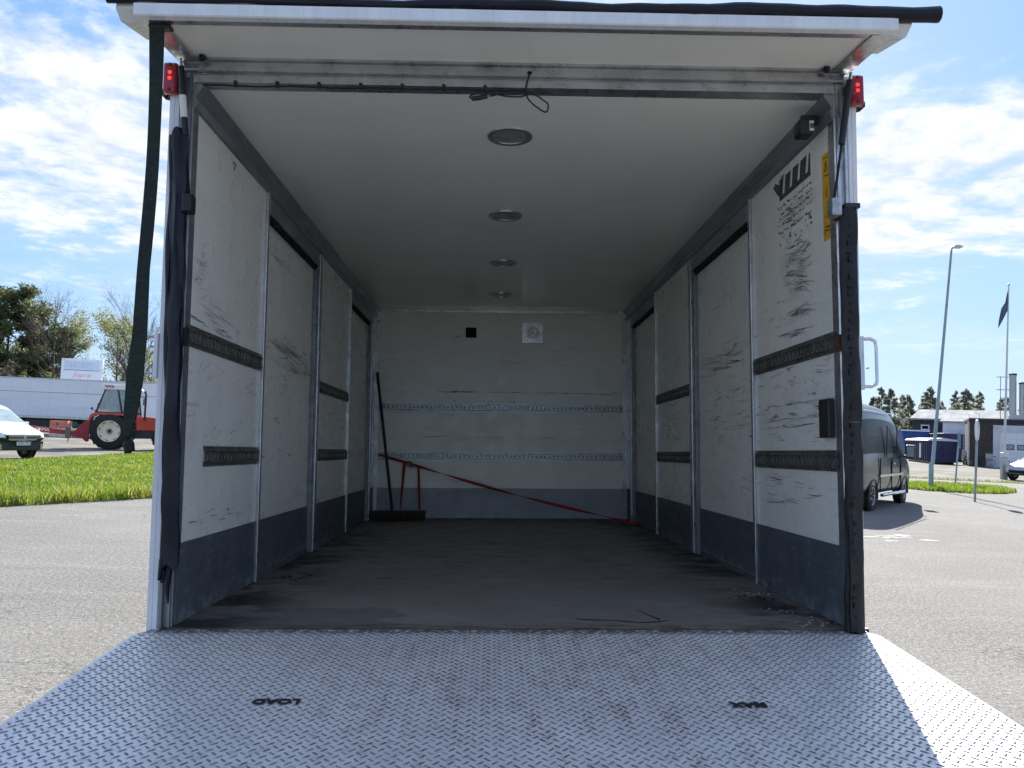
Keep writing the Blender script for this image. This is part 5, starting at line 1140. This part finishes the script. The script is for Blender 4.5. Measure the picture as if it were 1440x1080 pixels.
for zz in (.35, 1.1, 1.85): MB().box(.05, 2.3, -.052, -.001, zz - .04, zz + .04).build('end_beam', navy_m, c1_)
MB().tube([(.25, -.06, .45), (1.15, -.06, 1.6)], .03, 6).build('end_brace', navy_m, c1_)
text('lettering', 'EVEI', .85, white_m, c1_, axes((-.082, 5.4, 1.15), (0, -1, 0), (0, 0, 1)), ext=.004, sx=1.5)
mb = MB(); mb.box(-.09, -.0755, 2.2, 2.9, .45, 1.75); mb.build('emblem', cream_m, c1_)
c2_ = container('skip_container', 'dark navy container with a white hatch between the lamp post and the sign', (47.4, 79.5), CA, 6, 3.0, .16, 2.9, navy_m, False, 6)
MB().box(.6, 2.4, .3, 5.5, 2.905, 2.98).build('hatch', white_m, c2_); MB().box(-.02, .35, -.03, .02, 2.2, 2.6).build('hinge_plate', navy_m, c2_)
c3_ = empty('open_skip', 'bright blue open skip beside the charcoal warehouse wall', 'container', (45.3, 84, 0), R(-8))
MB().prism([(.5, .3), (0, 3.2), (2.9, 3.2), (2.4, .3)], 0, 3.2, lambda u, v, t: (u, t, v)).build('body', blue_m, c3_); MB().box(-.05, 2.95, -.06, 0, 3.05, 3.2).build('rim', trail_m, c3_)

# motorcycle and bicycles against the garage
mc = empty('motorcycle', 'white and black motorcycle parked between the container and the garage', 'motorcycle', (41.45, 66.0, 0), R(-120))
for x_ in (-.65, .65): wheel(mc, (x_, 0, .31), .31, .13, rim_a, spokes=8)
MB().prism([(-.75, .72), (-.55, .88), (.0, .78), (.35, .98), (.60, .80), (.45, .45), (-.2, .35)], -.14, .14, lambda u, v, t: (u, t, v)).build('bodywork', white_m, mc, bevel=.03)
MB().box(-.6, .05, -.12, .12, .80, .90).build('seat', black_pl, mc, bevel=.03); MB().prism([(.45, .85), (.62, 1.3), (.66, 1.3), (.66, .85)], -.17, .17, lambda u, v, t: (u, t, v)).build('windshield', white_m, mc, bevel=.01)
MB().tube([(.45, -.36, 1.08), (.52, 0, 1.05), (.45, .36, 1.08)], .018, 6).build('handlebar', black_pl, mc); MB().tube([(.5, 0, 1.0), (.65, 0, .31)], .04, 6).build('fork', galv, mc)
def bicycle(label, loc, rz, fm):
    b_ = empty('bicycle', label, 'bicycle', loc, rz, 'bicycles at the garage wall')
    for x_ in (-.52, .52):
        w_ = MB().lathe([(.33, -.02), (.345, 0), (.33, .02), (.315, 0), (.33, -.02)], 28, cap=False).build('wheel', tyre_m, b_); w_.location = (x_, 0, .345)
        mb = MB()
        for k in range(8): a = math.pi * k / 8; mb.tube([(.32 * math.cos(a), 0, .32 * math.sin(a)), (-.32 * math.cos(a), 0, -.32 * math.sin(a))], .003, 4)
        mb.build('spokes', galv, w_)
    mb = MB()
    for a, c in (((-.52, .345), (-.08, .30)), ((-.08, .30), (-.20, .85)), ((-.18, .78), (-.52, .345)), ((-.08, .30), (.36, .78)), ((-.18, .78), (.36, .82)), ((.34, .95), (.52, .345))): mb.tube([(a[0], 0, a[1]), (c[0], 0, c[1])], .018, 6)
    mb.build('frame', fm, b_, smooth=True); MB().box(-.34, -.10, -.06, .06, .87, .92).build('saddle', black_pl, b_, bevel=.02); MB().tube([(.28, -.28, 1.0), (.36, 0, .98), (.28, .28, 1.0)], .013, 6).build('handlebar', black_pl, b_)
    return b_
bicycle('dark bicycle leaning by the left corner of the garage', (39.85, 61.25, 0), R(-28), black_pl)
bicycle('pale bicycle leaning on the brick wall next to the garage door', (41.0, 60.62, 0), R(-28), pole_w)

# ------------------------------------------------------------------ trees
def crown_mesh(name, pts, size, m_, aspect=1.6):
    n_ = len(pts); a = rng.normal(size=(n_, 3)); a /= np.linalg.norm(a, axis=1)[:, None]; b_ = np.cross(a, rng.normal(size=(n_, 3))); b_ /= np.linalg.norm(b_, axis=1)[:, None] + 1e-9
    s_ = size * (.6 + .8 * rng.random(n_)); A = a * (s_ * aspect)[:, None]; B = b_ * s_[:, None]
    V = np.stack([pts - A, pts + B * .6, pts + A, pts - B * .6], 1).reshape(-1, 3); F = (np.arange(n_)[:, None] * 4 + np.arange(4)[None, :])
    me = bpy.data.meshes.new(name); me.from_pydata(V.tolist(), [], F.tolist()); me.materials.append(m_)
    t = me.attributes.new('tint', 'FLOAT', 'POINT')
    cl_ = .5 + .5 * np.sin(pts[:, 0] * 2.3 + pts[:, 2] * 1.7) * np.sin(pts[:, 1] * 2.1 + pts[:, 2] * 2.9)
    t.data.foreach_set('value', np.repeat(np.clip(.65 * cl_ + .35 * rng.random(n_), 0, 1), 4).astype(np.float32)); return me
def tree(name, label, x_, y_, h, kind, r_, group, n_leaf=4000, seed=1, lm=None, bare=.15):
    rg = np.random.default_rng(seed); root = empty(name, label, 'tree', (x_, y_, 0), rg.random() * 6, group); mb = MB(); P = []
    lean = rg.normal(0, .02, 2) * h; tr0 = h * .013 + .03
    tp = lambda t: Vector((lean[0] * t + .05 * h * .1 * math.sin(t * 5 + seed), lean[1] * t, h * t))
    mb.tube([tp(t) for t in np.linspace(0, .97, 9)], [tr0 * (1 - .93 * t) for t in np.linspace(0, .97, 9)], 7)
    nb = {'pine': 70, 'spruce': 60, 'birch': 34, 'bare': 42, 'bush': 26}[kind]
    for k in range(nb):
        t = {'pine': bare + (1 - bare) * rg.random() ** .8, 'spruce': .08 + .9 * (k / nb), 'birch': .22 + .75 * rg.random(), 'bare': .2 + .77 * rg.random(), 'bush': .03 + .4 * rg.random()}[kind]; t = min(t, .96)
        az = rg.random() * 6.283
        if kind == 'spruce': ln = r_ * (1 - t) ** .72 * (.8 + .35 * rg.random()) + .1; up_ = -.12
        elif kind == 'pine': q = (t - bare) / (1 - bare); ln = r_ * (.45 + 1.0 * math.sin(min(1, max(.05, 1 - q)) * 2.2) * .62) * (.65 + .5 * rg.random()); up_ = .15 + .35 * q
        elif kind == 'bush': ln = r_ * (.6 + .6 * rg.random()); up_ = 1.1
        else: ln = r_ * math.sin(math.pi * min(1, .18 + .82 * (1 - t) ** .8)) * (.7 + .5 * rg.random()) + .25; up_ = 1.15
        d = Vector((math.cos(az), math.sin(az), up_)).normalized(); p0 = tp(t); p1 = p0 + d * ln * .5; p2 = p0 + d * ln + Vector((0, 0, (.12 if kind in ('pine', 'bare') else -.10 if kind == 'spruce' else -.05) * ln))
        rb = tr0 * (1 - t) * .42 + .008
        mb.tube([p0, p1, p2], [rb, rb * .6, rb * .2], 4, cap=False)
        nt = {'pine': 5, 'spruce': 4, 'birch': 9, 'bare': 14, 'bush': 8}[kind]
        for j in range(nt):
            u = .25 + .75 * rg.random(); q0 = p0.lerp(p2, u); dd = (d + Vector(rg.normal(0, .55, 3)) + (Vector((0, 0, -.25)) if kind == 'birch' else Vector((0, 0, .3)))).normalized(); l2 = ln * (.22 + .3 * rg.random()); q1 = q0 + dd * l2
            if kind in ('birch', 'bare', 'bush'):
                mb.tube([q0, q0.lerp(q1, .5) + Vector(rg.normal(0, .03, 3)) * l2, q1], [rb * .35, rb * .25, rb * .1], 3, cap=False)
                if kind == 'bare':
                    for _ in range(3): q2 = q0.lerp(q1, .3 + .7 * rg.random()); mb.tube([q2, q2 + (dd + Vector(rg.normal(0, .5, 3))).normalized() * l2 * .5], [rb * .16, rb * .07], 3, cap=False)
            P.append((q0, q1))
        P.append((p0.lerp(p2, .35), p2))
    mb.build('trunk', bark_b if kind == 'birch' else bark, root, smooth=True)
    if kind == 'spruce' or kind == 'pine': P += [(tp(.9), tp(.995))] * 3
    if kind != 'bare' or n_leaf:
        idx = rg.integers(0, len(P), n_leaf); u = rg.random(n_leaf)
        A = np.array([P[i][0][:] for i in idx]); B = np.array([P[i][1][:] for i in idx])
        sp_ = {'pine': .26, 'spruce': .24, 'birch': .22, 'bare': .15, 'bush': .22}[kind] * (h / 10) ** .5
        pts = A + (B - A) * u[:, None] + rg.normal(0, sp_, (n_leaf, 3)) * np.array([1, 1, .6 if kind == 'pine' else .9])
        if kind == 'spruce': pts = A + (B - A) * u[:, None] + rg.normal(0, sp_, (n_leaf, 3)) * (np.clip(1.25 - A[:, 2] / h, .12, 1) * .95)[:, None]
        size = {'pine': .10, 'spruce': .10, 'birch': .06, 'bare': .03, 'bush': .055}[kind] * (h / 10) ** .4
        m__ = lm or {'pine': lf_pine, 'spruce': lf_pine, 'birch': lf_birch, 'bare': lf_brown, 'bush': lf_brown}[kind]
        o = bpy.data.objects.new('crown', crown_mesh('crown', pts, size, m__, 1.9)); col.objects.link(o); o.parent = root
    return root
G1 = 'trees beyond the white trailer'
tree('pine_tree', 'tall dark pine at the left edge, highest of the trees beyond the trailer', -41.3, 65, 11.2, 'pine', 3.4, G1, 26000, 11, bare=.05)
tree('pine_tree', 'lower broad pine just right of the tall dark pine', -38.6, 66.5, 8.3, 'pine', 2.6, G1, 16000, 12, bare=.05)
tree('pine_tree', 'dark pine cut off by the left edge of the picture', -45.5, 64, 10.2, 'pine', 3.4, G1, 18000, 13, bare=.05)
tree('bare_tree', 'bare dark tree with a straight trunk left of the company sign', -34.6, 60.5, 9.6, 'bare', 2.6, G1, 500, 14)
tree('birch_tree', 'pale budding birch between the pines and the bare tree', -38.2, 70.0, 9.6, 'birch', 2.2, G1, 5200, 15)
tree('birch_tree', 'yellow green birch rising directly behind the company sign', -34.6, 71, 9.7, 'birch', 2.5, G1, 6500, 16)
tree('bare_tree', 'wide bare tree with low spreading limbs right of the company sign', -30.8, 66, 9.8, 'bare', 3.4, G1, 900, 17)
tree('birch_tree', 'small yellow green birch between the company sign and the truck', -31.9, 72, 6.2, 'birch', 2.3, G1, 7000, 18)
tree('birch_tree', 'slender birch next to the rear left post of the truck', -28.5, 70, 8.4, 'birch', 2.0, G1, 4500, 19)
for k, (x_, y_, h_, lb) in enumerate(((-44.0, 60.5, 7.2, 'brown twiggy bush below the left edge pine'), (-41.2, 60.8, 7.8, 'tallest brown bush in front of the dark pines'), (-38.6, 61.5, 6.6, 'brown and olive bush below the lower broad pine'), (-36.4, 62.5, 5.8, 'low olive bush left of the bare tree trunk'), (-33.0, 74, 6.6, 'olive bush partly hidden by the company sign'), (-29.5, 73, 6.8, 'olive bush right of the company sign'), (-27.0, 71, 6.6, 'brown bush seen beside the truck post'))):
    b_ = tree('bush', lb, x_, y_, h_, 'bush', 2.4, 'bushes behind the white trailer', 8000, 30 + k, lm=(lf_brown, lf_brown, lf_brown, lf_birch, lf_birch, lf_birch, lf_brown)[k]); b_['category'] = 'bush'
G2 = 'distant pines behind the warehouse'
WD = ['first', 'second', 'third', 'fourth', 'fifth', 'sixth', 'seventh', 'eighth', 'ninth', 'tenth', 'eleventh', 'twelfth', 'thirteenth', 'fourteenth', 'fifteenth']
WD += ['sixteenth', 'seventeenth', 'eighteenth', 'nineteenth', 'twentieth']
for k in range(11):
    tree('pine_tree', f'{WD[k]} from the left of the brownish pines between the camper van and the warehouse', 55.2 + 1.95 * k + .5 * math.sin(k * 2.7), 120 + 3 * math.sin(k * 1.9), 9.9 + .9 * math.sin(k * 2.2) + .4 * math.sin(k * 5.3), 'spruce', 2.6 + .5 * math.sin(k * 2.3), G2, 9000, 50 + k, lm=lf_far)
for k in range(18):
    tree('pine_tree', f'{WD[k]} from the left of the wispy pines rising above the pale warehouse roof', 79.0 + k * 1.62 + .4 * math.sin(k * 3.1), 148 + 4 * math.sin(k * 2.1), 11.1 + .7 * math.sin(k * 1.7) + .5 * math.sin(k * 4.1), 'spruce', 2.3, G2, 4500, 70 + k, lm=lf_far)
# low scrub along the field edge
def scrub(name, x0, x1, y0, y1, h, m_, n_, label, cat):
    b_ = rng.random((n_, 3)); hx = h * (.55 + .45 * np.sin(b_[:, 0] * 37) * np.sin(b_[:, 0] * 11 + 1))
    pts = np.column_stack([x0 + (x1 - x0) * b_[:, 0], y0 + (y1 - y0) * b_[:, 1], b_[:, 2] ** .8 * hx]); me = crown_mesh(name, pts, .12, m_, 1.9)
    o = bpy.data.objects.new(name, me); col.objects.link(o); return tag(o, label, cat, None, 'stuff')
scrub('scrub', -75, -14, 76, 82, 3.4, lf_brown, 26000, 'brown scrub filling the gaps behind the trailer', 'scrub')
scrub('far_scrub', 40, 150, 128, 134, 3.6, lf_far, 16000, 'pale scrub along the far edge of the yard', 'scrub')
scrub('far_wood', -14, 40, 150, 165, 8.0, lf_far, 12000, 'far wood beyond the truck', 'wood')
